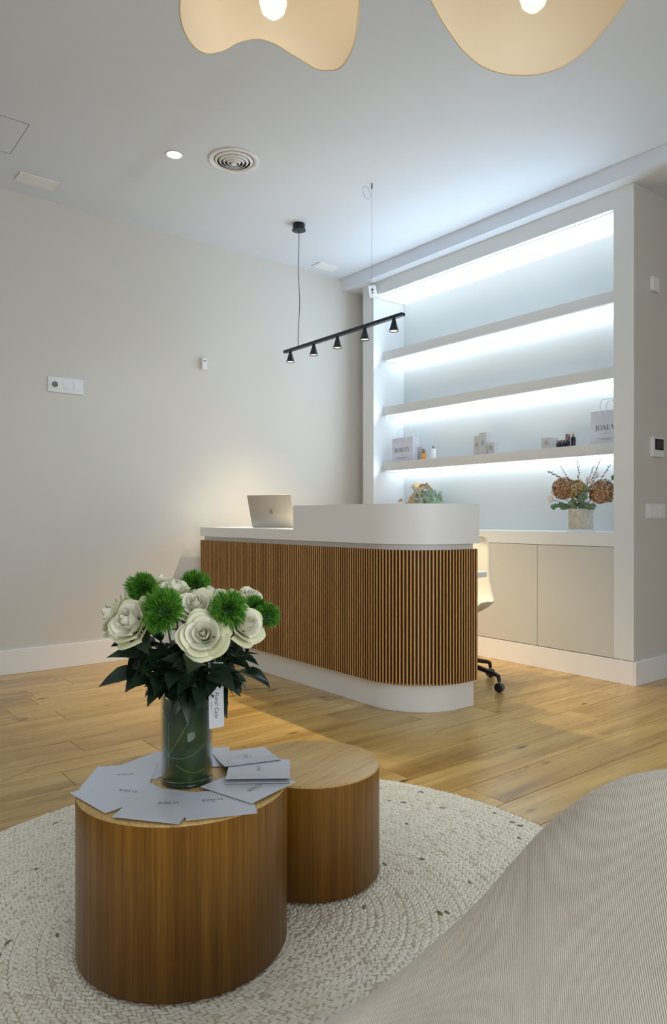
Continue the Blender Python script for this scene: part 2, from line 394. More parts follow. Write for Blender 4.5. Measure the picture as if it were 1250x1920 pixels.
for r0, r1, za, zb in ((.116, .101, -.003, -.013), (.091, .077, -.005, -.017), (.067, .054, -.007, -.021), (.044, .031, -.009, -.024)):
    MB().lathe([(r0, za), (r0+.001, za-.002), (r1+.002, zb-.001), (r1, zb), (r1, zb+.002), (r0-.003, za)], 40, cap=False).obj('cone_ring', M_WPLAST, V)
MB().lathe([(.022, -.010), (.019, -.026), (.010, -.028), (0, -.028)], 32, cap=False).obj('centre_cone', M_WPLAST, V)
M_CARD0 = plastic('vent_backing', (150, 152, 154), .7)
def grille(cx, cy, lx, ly, label, open_end):
    t = thing('air_grille', label, 'vent', (cx, cy, CZ))
    mb = MB(); f = .018
    for a in ((-lx/2, -ly/2, lx/2, -ly/2+f), (-lx/2, ly/2-f, lx/2, ly/2), (-lx/2, -ly/2+f, -lx/2+f, ly/2-f), (lx/2-f, -ly/2+f, lx/2, ly/2-f)): mb.box(a[0], a[1], -.007, a[2], a[3], -.0005)
    mb.obj('frame', M_WPLAST, t, bevel=.001)
    MB().box(-lx/2+f, -ly/2+f, -.0014, lx/2-f, ly/2-f, -.0005).obj('backing', M_CARD0, t)
    n = 5
    for i in range(n):
        y = -ly/2+f + (i+.5)*(ly-2*f)/n
        MB().box(-lx/2+f, -.0095, -.0006, lx/2-f, .0075, .0006, M=Matrix.Translation((0, y, -.0055)) @ Matrix.Rotation(-.25, 4, 'X')).obj('slat', M_WPLAST, t)
grille(1.356, 4.82, .24, .14, 'white rectangular air grille in the ceiling at the upper left', 0)
grille(3.80, 4.905, .235, .13, 'white rectangular air grille in the ceiling beside the far corner', 0)

# ------------------------------------------------------------------ track pendant over the desk
T = thing('track_pendant', 'black bar pendant with five small cone spotlights over the desk', 'lamp', (3.086, 3.9, CZ))
mb = MB(); mb.lathe([(0, -.052), (.045, -.052), (.052, -.050), (.052, -.046), (.046, -.043), (.0445, -.0005), (0, -.0005)], 40, M=Matrix.Translation((0, .421, 0)), cap=False)
mb.obj('canopy', M_TRACK, T)
zc = 2.318-CZ
pts = [(0.004*math.sin(i*.9)+.0, .421+.006*math.sin(i*.55), -.05 + (zc+.05)*i/14) for i in range(15)]
MB().tube(pts, .0026, 6).obj('cable', M_TRACK, T)
MB().tube([(0, -.4, -.03), (0, -.4, zc+.005)], .0009, 5).obj('suspension_wire', M_STEEL, T)
hk = MB(); hk.tube([(0, -.4, -.0005), (0, -.4, -.035)], .006, 8)
hk.tube([(-.01+.036*math.cos(a)*.6-.01, -.37+.03*math.sin(a)+.0, -.055-.036*math.cos(a)) for a in [i*2*PI/20 for i in range(-1, 20)]], .0011, 5)
hk.obj('ceiling_hook', M_STEEL, T)
M_b = Matrix.Rotation(-.006, 4, 'X')
MB().box(-.016, -.695, zc-.014, .016, .605, zc+.006).obj('bar', M_TRACK, T, bevel=.0015)
for y in (.53, .235, -.04, -.33, -.61):
    h = MB(); h.lathe([(.010, .0), (.014, -.018), (.030, -.072), (.032, -.078), (.031, -.080), (.028, -.078), (.012, -.02)], 28, M=Matrix.Translation((0, y, zc-.014)), cap=False)
    ho = h.obj('spot_head', M_TRACK, T)
    MB().lathe([(0, -.074), (.0275, -.074)], 24, M=Matrix.Translation((0, y, zc-.014)), cap=False).obj('lens', M_LENS, ho)
    l = lamp('SPOT', 'track_lamp', (0, y, zc-.014-.082), (0, 0, 0), TRACK_W*(.35 if y > .5 else 1), WARM, spot_size=math.radians(104), spot_blend=.8, shadow_soft_size=.008); l.parent = T

# ------------------------------------------------------------------ fabric pendants
def shade_mat():
    m = bpy.data.materials.new('translucent_fabric'); m.use_nodes = True; nt = m.node_tree; nt.nodes.clear()
    o = nt.nodes.new('ShaderNodeOutputMaterial'); mx = nt.nodes.new('ShaderNodeMixShader'); mx.inputs[0].default_value = .30
    d = nt.nodes.new('ShaderNodeBsdfDiffuse'); t = nt.nodes.new('ShaderNodeBsdfTranslucent')
    d.inputs[0].default_value = srgb(236, 222, 200); t.inputs[0].default_value = srgb(240, 222, 192)
    tc = nt.nodes.new('ShaderNodeTexCoord'); w = nt.nodes.new('ShaderNodeTexNoise'); w.inputs['Scale'].default_value = 500
    b = nt.nodes.new('ShaderNodeBump'); b.inputs['Strength'].default_value = .2; b.inputs['Distance'].default_value = .001
    nt.links.new(tc.outputs['Object'], w.inputs[0]); nt.links.new(w.outputs[0], b.inputs['Height']); nt.links.new(b.outputs[0], d.inputs['Normal'])
    nt.links.new(d.outputs[0], mx.inputs[1]); nt.links.new(t.outputs[0], mx.inputs[2]); nt.links.new(mx.outputs[0], o.inputs[0]); return m
M_SHADE = shade_mat(); M_RIM = plastic('rim_binding', (232, 212, 176), .7)
def thin_glass(name, tint, alpha=.12, rough=.03):
    m = bpy.data.materials.new(name); m.use_nodes = True; nt = m.node_tree; nt.nodes.clear()
    o = nt.nodes.new('ShaderNodeOutputMaterial'); mx = nt.nodes.new('ShaderNodeMixShader')
    lw = nt.nodes.new('ShaderNodeMath'); lw.operation = 'MULTIPLY_ADD'; lw.inputs[1].default_value = .75; lw.inputs[2].default_value = .03
    fc = nt.nodes.new('ShaderNodeLayerWeight'); fc.inputs[0].default_value = .5; pw = nt.nodes.new('ShaderNodeMath'); pw.operation = 'POWER'; pw.inputs[1].default_value = 4
    nt.links.new(fc.outputs['Facing'], pw.inputs[0]); nt.links.new(pw.outputs[0], lw.inputs[0])
    tr = nt.nodes.new('ShaderNodeBsdfTransparent'); tr.inputs[0].default_value = tint
    g = nt.nodes.new('ShaderNodeBsdfGlossy'); g.inputs['Roughness'].default_value = rough
    nt.links.new(lw.outputs[0], mx.inputs[0]); nt.links.new(tr.outputs[0], mx.inputs[1]); nt.links.new(g.outputs[0], mx.inputs[2])
    nt.links.new(mx.outputs[0], o.inputs[0]); return m
M_GLASS = thin_glass('clear_glass', (.97, .985, .975, 1)); M_BULBG = thin_glass('bulb_glass', (.99, .97, .93, 1))
def glow_glass():
    m = bpy.data.materials.new('glowing_bulb'); m.use_nodes = True; nt = m.node_tree; nt.nodes.clear()
    o = nt.nodes.new('ShaderNodeOutputMaterial'); a = nt.nodes.new('ShaderNodeAddShader'); t = nt.nodes.new('ShaderNodeBsdfTransparent'); e = nt.nodes.new('ShaderNodeEmission')
    t.inputs[0].default_value = (.8, .8, .78, 1); e.inputs[0].default_value = (1, .95, .86, 1); e.inputs[1].default_value = .5
    nt.links.new(t.outputs[0], a.inputs[0]); nt.links.new(e.outputs[0], a.inputs[1]); nt.links.new(a.outputs[0], o.inputs[0]); return m
M_BULBG = glow_glass()
def interp(tab, x):
    for (a, p), (b, q) in zip(tab, tab[1:]):
        if a <= x <= b:
            t = (x-a)/(b-a); t = t*t*(3-2*t)*.35 + t*.65; return p+(q-p)*t
def fabric_pendant(r0, d0, R, tab, ztop, bz, label):
    c = cw(r0, d0); t = thing('fabric_pendant', label, 'lamp', (c.x, c.y, CZ), rz=-YAW, group=None)
    n = 96; rows = []; m = 26
    raw = [interp(tab, -180+360*j/n) for j in range(n)]
    zr = raw
    for _ in range(2): zr = [(zr[j-1]+2*zr[j]+zr[(j+1)%n])/4 for j in range(n)]
    for i in range(m+1):
        s = i/m; row = []
        for j in range(n):
            ph = math.radians(-180+360*j/n)
            rr = .035 + (R-.035)*math.sin(s*PI/2)**.8
            z = ztop + (zr[j]-ztop)*(1-math.cos(s*PI/2))**1.0
            rr *= 1 + .035*math.sin(3*ph+.6)*s
            if i == m: pass
            row.append((rr*math.sin(ph), rr*math.cos(ph), z-CZ))
        rows.append(row)
    MB().grid(rows, closed_v=True).obj('shade', M_SHADE, t)
    rim = rows[-1]; mb = MB(); P = []
    for j in range(n):
        x, y, z = rim[j]; k = math.hypot(x, y); ux, uy = x/k, y/k
        P.append([(x+ux*.0028*math.cos(a), y+uy*.0028*math.cos(a), z+.0028*math.sin(a)) for a in [q*PI/3 for q in range(6)]])
    mb.grid(P, closed_u=True, closed_v=True).obj('rim', M_RIM, t)
    cc = MB().lathe([(.0, -.03), (.05, -.03), (.055, -.0005)], 32, cap=False).obj('ceiling_rose', M_WPLAST, t)
    MB().tube([(0, 0, -.03), (0, 0, ztop-CZ)], .003, 6).obj('cord', M_WPLAST, t)
    zb = bz-CZ
    MB().lathe([(.02, ztop-CZ+.01), (.022, zb+.13), (.016, zb+.125), (.0, zb+.125)], 24, cap=False).obj('lamp_holder', M_WPLAST, t)
    MB().lathe([(0, zb), (.018, zb+.004), (.031, zb+.017), (.037, zb+.038), (.033, zb+.06), (.020, zb+.085), (.013, zb+.12)], 32, cap=False).obj('bulb', M_BULBG, t)
    MB().lathe([(0, zb+.016), (.012, zb+.022), (.019, zb+.042), (.014, zb+.07), (0, zb+.085)], 20, cap=False).obj('filament', M_FIL, t)
    l = lamp('POINT', 'pendant_lamp', (0, 0, zb+.045), (0, 0, 0), BULB_W, (1, .88, .70), shadow_soft_size=.03); l.parent = t
fabric_pendant(-.161, 1.90, .235, [(-180,2.50),(-150,2.44),(-120,2.40),(-90,2.36),(-72,2.352),(-60,2.363),(-45,2.40),(-30,2.455),(-15,2.483),(-3,2.476),(10,2.439),(30,2.375),(50,2.343),(70,2.352),(90,2.40),(120,2.46),(150,2.50),(180,2.50)],
               2.66, 2.384, 'cream fabric pendant with a wavy dipped rim, left one of the pair overhead')
fabric_pendant(.534, 1.90, .29, [(-180,2.52),(-120,2.54),(-75,2.53),(-60,2.52),(-45,2.49),(-30,2.452),(-15,2.428),(0,2.418),(15,2.412),(30,2.411),(45,2.427),(60,2.455),(75,2.475),(100,2.50),(140,2.52),(180,2.52)],
               2.70, 2.402, 'cream fabric pendant with one broad rounded dip, right one of the pair overhead')

# ------------------------------------------------------------------ wall devices
t = thing('socket_panel', 'white three-gang plate with a socket on the left wall', 'socket', (1.622, YW, 1.972))
MB().box(-.122, -.009, -.052, .122, -.0005, .052).obj('plate', M_WPLAST, t, bevel=.003)
RX = Matrix.Rotation(PI/2, 4, 'X')
for i, x in enumerate((-.076, 0, .076)):
    MB().box(x-.029, -.0115, -.029, x+.029, -.0088, .029).obj('insert', M_WPLAST, t, bevel=.001)
    if i == 0:
        so = MB().lathe([(.0215, .0115), (.0195, .0122), (.0185, .0118), (0, .0118)], 24, M=Matrix.Translation((x, 0, 0)) @ RX, cap=False).obj('socket_recess', M_GREYP, t)
        for dx in (-.0095, .0095): MB().lathe([(0, .013), (.003, .0129)], 10, M=Matrix.Translation((x+dx, 0, 0)) @ RX, cap=False).obj('hole', M_BLACK, so)
    else: MB().box(x-.017, -.0145, -.021, x+.017, -.0114, .021).obj('button', M_WPLAST, t, bevel=.0015)
t = thing('wall_sensor', 'small white sensor box high on the left wall', 'sensor', (2.692, YW, 2.266))
MB().box(-.022, -.034, -.045, .022, -.0005, .045).obj('housing', M_WPLAST, t, bevel=.007, seg=3)
MB().box(-.012, -.0345, .016, .012, -.0335, .028).obj('sensor_window', M_CARD0, t)
t = thing('wall_sensor', 'white sensor box high on the right return wall', 'sensor', (4.44, YR, 2.54))
MB().box(-.04, -.026, -.045, .04, -.0005, .045).obj('housing', M_WPLAST, t, bevel=.006, seg=3)
t = thing('thermostat', 'white thermostat with dark screen on the right return wall', 'thermostat', (4.475, YR, 1.50))
MB().box(-.07, -.022, -.062, .07, -.0005, .064).obj('housing', M_WPLAST, t, bevel=.003)
MB().box(-.046, -.0245, -.018, .06, -.0215, .054).obj('bezel', M_BLACK, t, bevel=.001)
MB().box(-.032, -.0255, -.006, .046, -.0243, .042).obj('screen', M_SCREEN, t)
t = thing('light_switch', 'white triple rocker light switch on the right return wall', 'switch', (4.468, YR, 1.09))
MB().box(-.118, -.010, -.048, .118, -.0005, .048).obj('plate', M_WPLAST, t, bevel=.003)
for x in (-.066, 0, .066): MB().box(x-.027, -.015, -.030, x+.027, -.0095, .030).obj('rocker', M_WPLAST, t, bevel=.0015)
# security camera
t = thing('security_camera', 'small white security camera under the bulkhead in the corner', 'camera', (4.17, 4.72, 3.133), rz=-.75)
MB().lathe([(0, -.012), (.03, -.012), (.034, -.0005)], 24, cap=False).obj('mount', M_WPLAST, t)
MB().tube([(0, 0, -.012), (.0, -.004, -.03), (0, 0, -.045)], .008, 8).obj('arm', M_WPLAST, t)
Mh = Matrix.Translation((0, -.012, -.092)) @ Matrix.Rotation(.25, 4, 'X') @ Matrix.Rotation(-.12, 4, 'Y')
MB().box(-.034, -.018, -.052, .034, .018, .052, M=Mh).obj('housing', M_WPLAST, t, bevel=.006, seg=3)
for z, r in ((.014, .0105), (-.012, .0075)):
    MB().lathe([(0, .0215), (r*.8, .021), (r, .0185)], 20, M=Mh @ Matrix.Translation((0, 0, z)) @ RX, cap=False).obj('lens', M_BLACK, t)

# ------------------------------------------------------------------ laptop
t = thing('laptop', 'open silver laptop seen from behind on the lower counter', 'laptop', (2.745, 4.14, .975), rz=math.radians(25))
Ml = Matrix.Translation((0, 0, .004)) @ Matrix.Rotation(-.30, 4, 'Y')
lid = MB(); lid.box(-.003, -.177, 0, .003, .177, .236, M=Ml); lid.obj('lid', M_ALU, t, bevel=.0012)
MB().box(.008, -.177, 0.0005, .238, .177, .013).obj('base', M_ALU, t, bevel=.003)
MB().box(.0032, -.170, .008, .0036, .170, .230, M=Ml).obj('screen', M_SCREEN, t)
ap = [(0,.24),(.1,.30),(.24,.32),(.36,.24),(.28,.12),(.26,0),(.30,-.14),(.40,-.22),(.30,-.42),(.18,-.52),(.06,-.48),(-.06,-.48),(-.18,-.52),(-.32,-.38),(-.40,-.14),(-.40,.08),(-.32,.24),(-.2,.31),(-.1,.29)]
lf = [(0,.36),(.02,.50),(.10,.60),(.18,.62),(.16,.48),(.08,.38)]
sc = .034; lg = MB()
for pl in (ap, lf):   # mirrored: seen from the -x side, +y is to the left
    lg.add([(-.0034, -x*sc, .118+y*sc) for x, y in pl], [tuple(range(len(pl)))], M=Ml)
lg.obj('logo', M_ALUD, t)

# ring on the worktop edge
t = MB(); t.grid([[(.011*math.cos(a)+.0016*math.cos(b)*math.cos(a), .011*math.sin(a)+.0016*math.cos(b)*math.sin(a), .0016*math.sin(b)) for b in [q*PI/3 for q in range(6)]] for a in [q*PI/12 for q in range(24)]], closed_u=True, closed_v=True)
o = t.obj('metal_ring', M_STEEL); o.location = (3.185, 2.722, .7492); o.rotation_euler = (1.3, 0, .6); tag(o, 'small metal ring on the end of the inner desk worktop', 'ring')

# ------------------------------------------------------------------ desk chair
M_UPH = Mat('cream_upholstery', (222, 216, 200), .85); vv = M_UPH.coords(); M_UPH.bump(M_UPH.noise(vv, 350, 2), .4, .002); M_UPH = M_UPH.m
cc = cw(.735, 4.50)
C = thing('desk_chair', 'cream upholstered shell chair with black castor base behind the desk', 'chair', (cc.x, cc.y, 0), rz=math.radians(32))
# shell: local -x is the front; profile from seat front to back top, widths vary
prof = [(-.25,.470,.20),(-.23,.492,.225),(-.12,.487,.25),(0,.472,.262),(.10,.470,.266),(.17,.490,.262),(.215,.545,.252),(.235,.63,.236),(.25,.73,.228),(.27,.83,.225),(.285,.895,.205),(.290,.925,.15)]
rows = []; rows2 = []
for i, (x, z, hw) in enumerate(prof):
    a = prof[min(i+1, len(prof)-1)]; b = prof[max(i-1, 0)]; tx, tz = a[0]-b[0], a[1]-b[1]; k = math.hypot(tx, tz); nx, nz = tz/k, -tx/k   # points backward/down
    r1 = []; r2 = []
    for j in range(17):
        u = -1+2*j/16; cup = .055*abs(u)**3*(1 if i < 6 else 1.2)
        th = .022*(1-abs(u)**6)
        r1.append((x-nx*cup, hw*u, z-nz*cup)); r2.append((x-nx*cup+nx*(.012+th), hw*u*.985, z-nz*cup+nz*(.012+th)))
    rows.append(r1); rows2.append(r2)
sh = MB(); loop = [a + b[::-1] for a, b in zip(rows, rows2)]
sh.grid(loop, closed_v=True); n = len(loop[0]); sh.add(loop[0], [tuple(range(n))]); sh.add(loop[-1], [tuple(range(n))[::-1]])
sh.obj('seat_shell', M_UPH, C, recalc=True)
MB().lathe([(.0, .40), (.11, .40), (.13, .42), (.14, .452), (0, .455)], 24, cap=False).obj('seat_mount', M_UPH, C)
MB().lathe([(.030, .10), (.030, .22), (.018, .225), (.018, .405)], 16).obj('gas_column', M_BLACK, C)
cst = Vector((3.431, 2.736, 0)) - Vector((cc.x, cc.y, 0)); ang0 = math.atan2(cst.y, cst.x) - math.radians(32); RB = cst.length
for k in range(5):
    a = ang0 + k*2*PI/5; Mk = Matrix.Rotation(a, 4, 'Z')
    MB().tube([(.02,0,.16), (RB*.5,0,.135), (RB-.03,0,.105), (RB-.006,0,.095), (RB,0,.062)], [.019,.016,.0135,.0125,.011], 10, M=Mk).obj('base_arm', M_BLACK, C)
    w = MB()
    for sgn in (-1, 1): w.lathe([(0,.004),(.020,.004),(.027,.007),(.028,.012),(.026,.018),(.02,.021),(0,.021)], 20, M=Mk @ Matrix.Translation((RB,0,.029)) @ Matrix.Rotation(sgn*PI/2, 4, 'X'))
    w.obj('castor', M_BLACK, C)
    MB().lathe([(.022,-.0035),(.0275,-.0035),(.0275,.0035),(.022,.0035)], 20, M=Mk @ Matrix.Translation((RB,0,.029)) @ Matrix.Rotation(PI/2, 4, 'X'), cap=False).obj('castor_tread', M_GREYP, C)

# ------------------------------------------------------------------ things on the shelves
M_PAPER = Mat('bag_paper', (206, 208, 222), .7).m; M_CARD = plastic('grey_box_card', (196, 197, 198), .6); M_CARDW = plastic('white_box_card', (238, 238, 238), .6)
M_ORANGE = plastic('amber_liquid', (232, 160, 82), .25); M_NAVY = plastic('dark_glass', (30, 32, 48), .12); M_PINKM = Mat('rose_metal', (150, 120, 122), .3, .8).m
M_GOLD = Mat('gold_cap', (190, 170, 110), .35, .7).m
SZ = 1.5426
def paper_bag(x, y, w, h, d, rz, label):
    t = thing('paper_bag', label, 'bag', (x, y, SZ), rz=rz, group=None)
    # front faces -x
    b = MB(); b.add([(-d/2,-w/2,0),(d/2,-w/2,0),(d/2,w/2,0),(-d/2,w/2,0),(-d/2,-w/2*.96,h),(d/2*.7,-w/2*.96,h),(d/2*.7,w/2*.96,h),(-d/2,w/2*.96,h)],
        [(0,3,2,1),(0,1,5,4),(1,2,6,5),(2,3,7,6),(3,0,4,7)])
    b.obj('body', M_PAPER, t)
    MB().box(-d/2-.0006, -w*.32, h*.80, -d/2-.0001, w*.32, h*.995).obj('handle_patch', M_PAPER, t)
    for dx in (-d/2-.001, d/2*.7):
        MB().tube([(dx, -w*.2, h*.84), (dx, -w*.2, h+.05), (dx, -w*.15, h+.075), (dx, w*.15, h+.075), (dx, w*.2, h+.05), (dx, w*.2, h*.84)], .0028, 6).obj('handle', M_CARDW, t)
    M = Matrix.Translation((-d/2-.001, 0, h*.48)) @ Matrix(((0,0,-1,0),(-1,0,0,0),(0,1,0,0),(0,0,0,1)))
    word_mb(w*.145, M).obj('lettering', M_INK, t); subword_mb(w*.10, M, -1.7).obj('small_print', M_INKG, t)
    q = MB(); q.box(-w*.30, -h*.335, -.0003, w*.30, -h*.327, .0003, M=M); q.box(-w*.2, -h*.37, -.0003, w*.1, -h*.362, .0003, M=M); q.obj('printed_lines', M_INKG, t)
paper_bag(4.385, 4.52, .265, .205, .09, 0, 'white JOMAY paper bag at the left end of the lowest shelf')
paper_bag(4.385, 2.575, .245, .215, .09, 0, 'white JOMAY paper bag at the right end of the lowest shelf')
def carton(y, w, h, d, label, x=4.35, logo=True, rz=0, m=None):
    t = thing('product_box', label, 'box', (x+d/2, y, SZ), rz=rz)
    MB().box(-d/2, -w/2, 0, d/2, w/2, h).obj('carton', m or M_CARD, t, bevel=.001)
    if logo:
        r = min(w*.24, .016); N = 20; q = MB()
        for i in range(N):
            a, b = 2*PI*i/N, 2*PI*(i+1)/N
            q.add([(-d/2-.0006, rr*math.cos(c), h*.52+rr*math.sin(c)) for rr, c in ((r,a),(r,b),(r*.72,b),(r*.72,a))], [(3,2,1,0)])
        q.box(-d/2-.0007, -r*.16, h*.52-r*.5, -d/2-.0003, r*.16, h*.52+r*.5)
        q.obj('emblem', M_INKG, t)
carton(4.360, .045, .118, .06, 'narrow grey product box beside the left paper bag', x=4.40, m=M_CARD, logo=True)
carton(3.703, .060, .150, .06, 'leftmost tall grey product box of the three in mid shelf', x=4.365)
carton(3.632, .072, .168, .06, 'tallest grey product box, middle of the three', x=4.350)
carton(3.553, .066, .085, .06, 'short grey product box, rightmost of the three', x=4.350)
carton(3.050, .088, .078, .08, 'squat square grey product box left of the dark jars', x=4.350)
def lathe_thing(name, cat, label, x, y, parts, n=24):
    t = thing(name, label, cat, (x, y, SZ))
    for pn, prof, mt in parts: MB().lathe(prof, n, cap=False).obj(pn, mt, t)
M_WHT = plastic('white_bottle', (245, 245, 244), .3)
lathe_thing('serum_bottle', 'bottle', 'small orange bottle with silver cap by the left paper bag', 4.375, 4.295, [
    ('bottle', [(0,0),(.019,0),(.021,.003),(.021,.052),(.019,.056),(0,.056)], M_ORANGE), ('cap', [(0,.056),(.016,.056),(.016,.088),(.013,.094),(0,.095)], M_STEEL)])
lathe_thing('lotion_bottle', 'bottle', 'white bottle with grey pump top right of the orange bottle', 4.40, 4.205, [
    ('bottle', [(0,0),(.019,0),(.021,.003),(.021,.082),(.016,.088),(0,.089)], M_WHT), ('cap', [(0,.089),(.010,.089),(.010,.105),(.006,.116),(0,.117)], M_STEEL)])
for y, lb in ((2.966, 'left one of two small dark cream jars with metal lids'), (2.931, 'right one of two small dark cream jars with metal lids')):
    lathe_thing('cream_jar', 'jar', lb, 4.375, y, [('jar', [(0,0),(.015,0),(.0165,.002),(.0165,.030),(0,.031)], M_NAVY), ('lid', [(0,.031),(.016,.031),(.016,.049),(.0145,.051),(0,.051)], M_PINKM)])
lathe_thing('serum_bottle', 'bottle', 'tall dark bottle with wide metal cap between jars and dropper bottle', 4.375, 2.893, [
    ('bottle', [(0,0),(.0155,0),(.017,.002),(.017,.045),(0,.046)], M_NAVY), ('cap', [(0,.046),(.0165,.046),(.0165,.086),(.015,.089),(0,.089)], M_PINKM)])
lathe_thing('dropper_bottle', 'bottle', 'dark dropper bottle with narrow gold top, rightmost of the dark ones', 4.375, 2.850, [
    ('bottle', [(0,0),(.0155,0),(.0165,.002),(.0165,.058),(.012,.068),(0,.069)], M_NAVY), ('cap', [(0,.069),(.0075,.069),(.0075,.088),(.005,.096),(0,.099)], M_GOLD)])

# ------------------------------------------------------------------ plant kit
def leafmat(name, c1, c2, rough=.45, trans=0, ns=60):
    m = Mat(name, c1, rough); v = m.coords(rand=5); m.base(m.ramp(m.noise(v, ns, 3), [(.3, c1), (.7, c2)])); m.bump(m.noise(v, 160, 2), .3, .001)
    if trans: m.b.inputs['Subsurface Weight'].default_value = trans; m.b.inputs['Subsurface Radius'].default_value = (.006, .006, .004)
    return m.m
M_LEAF = leafmat('rose_leaf', (16, 34, 20), (30, 54, 30)); M_STEM = leafmat('green_stem', (58, 86, 40), (88, 112, 56))
M_PETAL = leafmat('white_petal', (250, 247, 222), (253, 251, 234), .6); M_PETALO = leafmat('outer_petal', (240, 240, 194), (250, 248, 218), .6)
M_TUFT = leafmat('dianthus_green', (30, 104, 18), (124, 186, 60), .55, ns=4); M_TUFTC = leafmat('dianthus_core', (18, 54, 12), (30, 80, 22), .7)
M_BIGLEAF = leafmat('vase_leaf', (18, 38, 14), (52, 84, 30), ns=14); M_VEIN = plastic('leaf_vein', (168, 184, 120), .6)
M_RED = plastic('dark_red_leaf', (70, 26, 20), .5)
def frame_to(dirv, up=Vector((0, 0, 1))):
    z = Vector(dirv).normalized(); x = up.cross(z)
    if x.length < 1e-3: x = Vector((1, 0, 0))
    x.normalize(); y = z.cross(x); return Matrix((x, y, z)).transposed().to_4x4()
def petal_mesh(name, r0, h, w, flare, curl, mat, seed=0, tip=0.0, nu=9, nv=8):
    """a cupped petal standing at radius r0 on +x, height h, half angle w, flaring outward with a curled rim"""
    R = random.Random(seed); ph = R.uniform(0, 6); rows = []
    for i in range(nv):
        v = i/(nv-1); row = []
        for j in range(nu):
            u = -1+2*j/(nu-1)
            edge = 1-.30*(abs(u)**2.6)*(v**1.5) + tip*(1-abs(u))*v
            ang = w*u*(.45+.55*math.sin(min(1, v*1.25)*PI/2))
            rr = r0*(.35+.65*math.sin(min(v*1.6, 1)*PI/2)) + flare*v*v + curl*max(0, v-.72)*3.2*(.6+.4*abs(u))
            rr += .0022*math.sin(3*u*2+ph)*v*v + tip*.30*(1-abs(u)**1.3)*v**3
            z = h*v*edge - abs(curl)*1.6*max(0, v-.78)**1.3*3
            row.append((rr*math.cos(ang), rr*math.sin(ang), z))
        rows.append(row)
    back = [[(x*.985-.0003, y*.985, z-.0004) for x, y, z in row] for row in rows]
    mb = MB(); mb.grid(rows); me = mb.mesh(name); me.materials.append(mat); return me
PET = []   # unit rose: diameter about 1 (bloom radius .5), used with object scale
for L_, (n_, r0, h, w, fl, cu, mt, tip) in enumerate([(3,.06,.60,1.35,.00,-.01,M_PETALO,0),(3,.11,.58,1.25,.01,.0,M_PETAL,0),(4,.17,.53,1.05,.04,.02,M_PETAL,.03),
                                     (5,.235,.50,.80,.09,.045,M_PETAL,.05),(5,.28,.46,.78,.13,.05,M_PETALO,.16),(5,.31,.38,.72,.20,.04,M_PETALO,.26)]):
    PET.append((n_, [petal_mesh('petal', r0, h, w, fl, cu, mt, seed=L_*7+q, tip=tip) for q in range(3)], .02*L_))
def leaf_mesh(name, Ln, Wd, mat, fold=.25, droop=.35, n=9, serr=.0):
    rows = []
    for i in range(n):
        t = i/(n-1); w = Wd*math.sin(PI*min(1, t**.75))**.9*(1-.25*t) if 0 < t < 1 else .0004
        if serr and i % 2: w *= 1-serr
        z = -droop*Ln*t*t; y = Ln*t
        rows.append([(-w, y, z+fold*w), (-w*.5, y, z+fold*w*.35), (0, y, z), (w*.5, y, z+fold*w*.35), (w, y, z+fold*w)])
    mb = MB(); mb.grid(rows); me = mb.mesh(name); me.materials.append(mat); return me
LEAFS = [leaf_mesh('leaf', .066, .023, M_LEAF, .3, .3, serr=.08), leaf_mesh('leaf', .078, .028, M_LEAF, .22, .5, serr=.07), leaf_mesh('leaf', .056, .020, M_LEAF, .35, .15, serr=.08)]
def put(me, name, parent, M):
    o = bpy.data.objects.new(name, me); COL.objects.link(o); o.parent = parent; o.matrix_local = M; return o

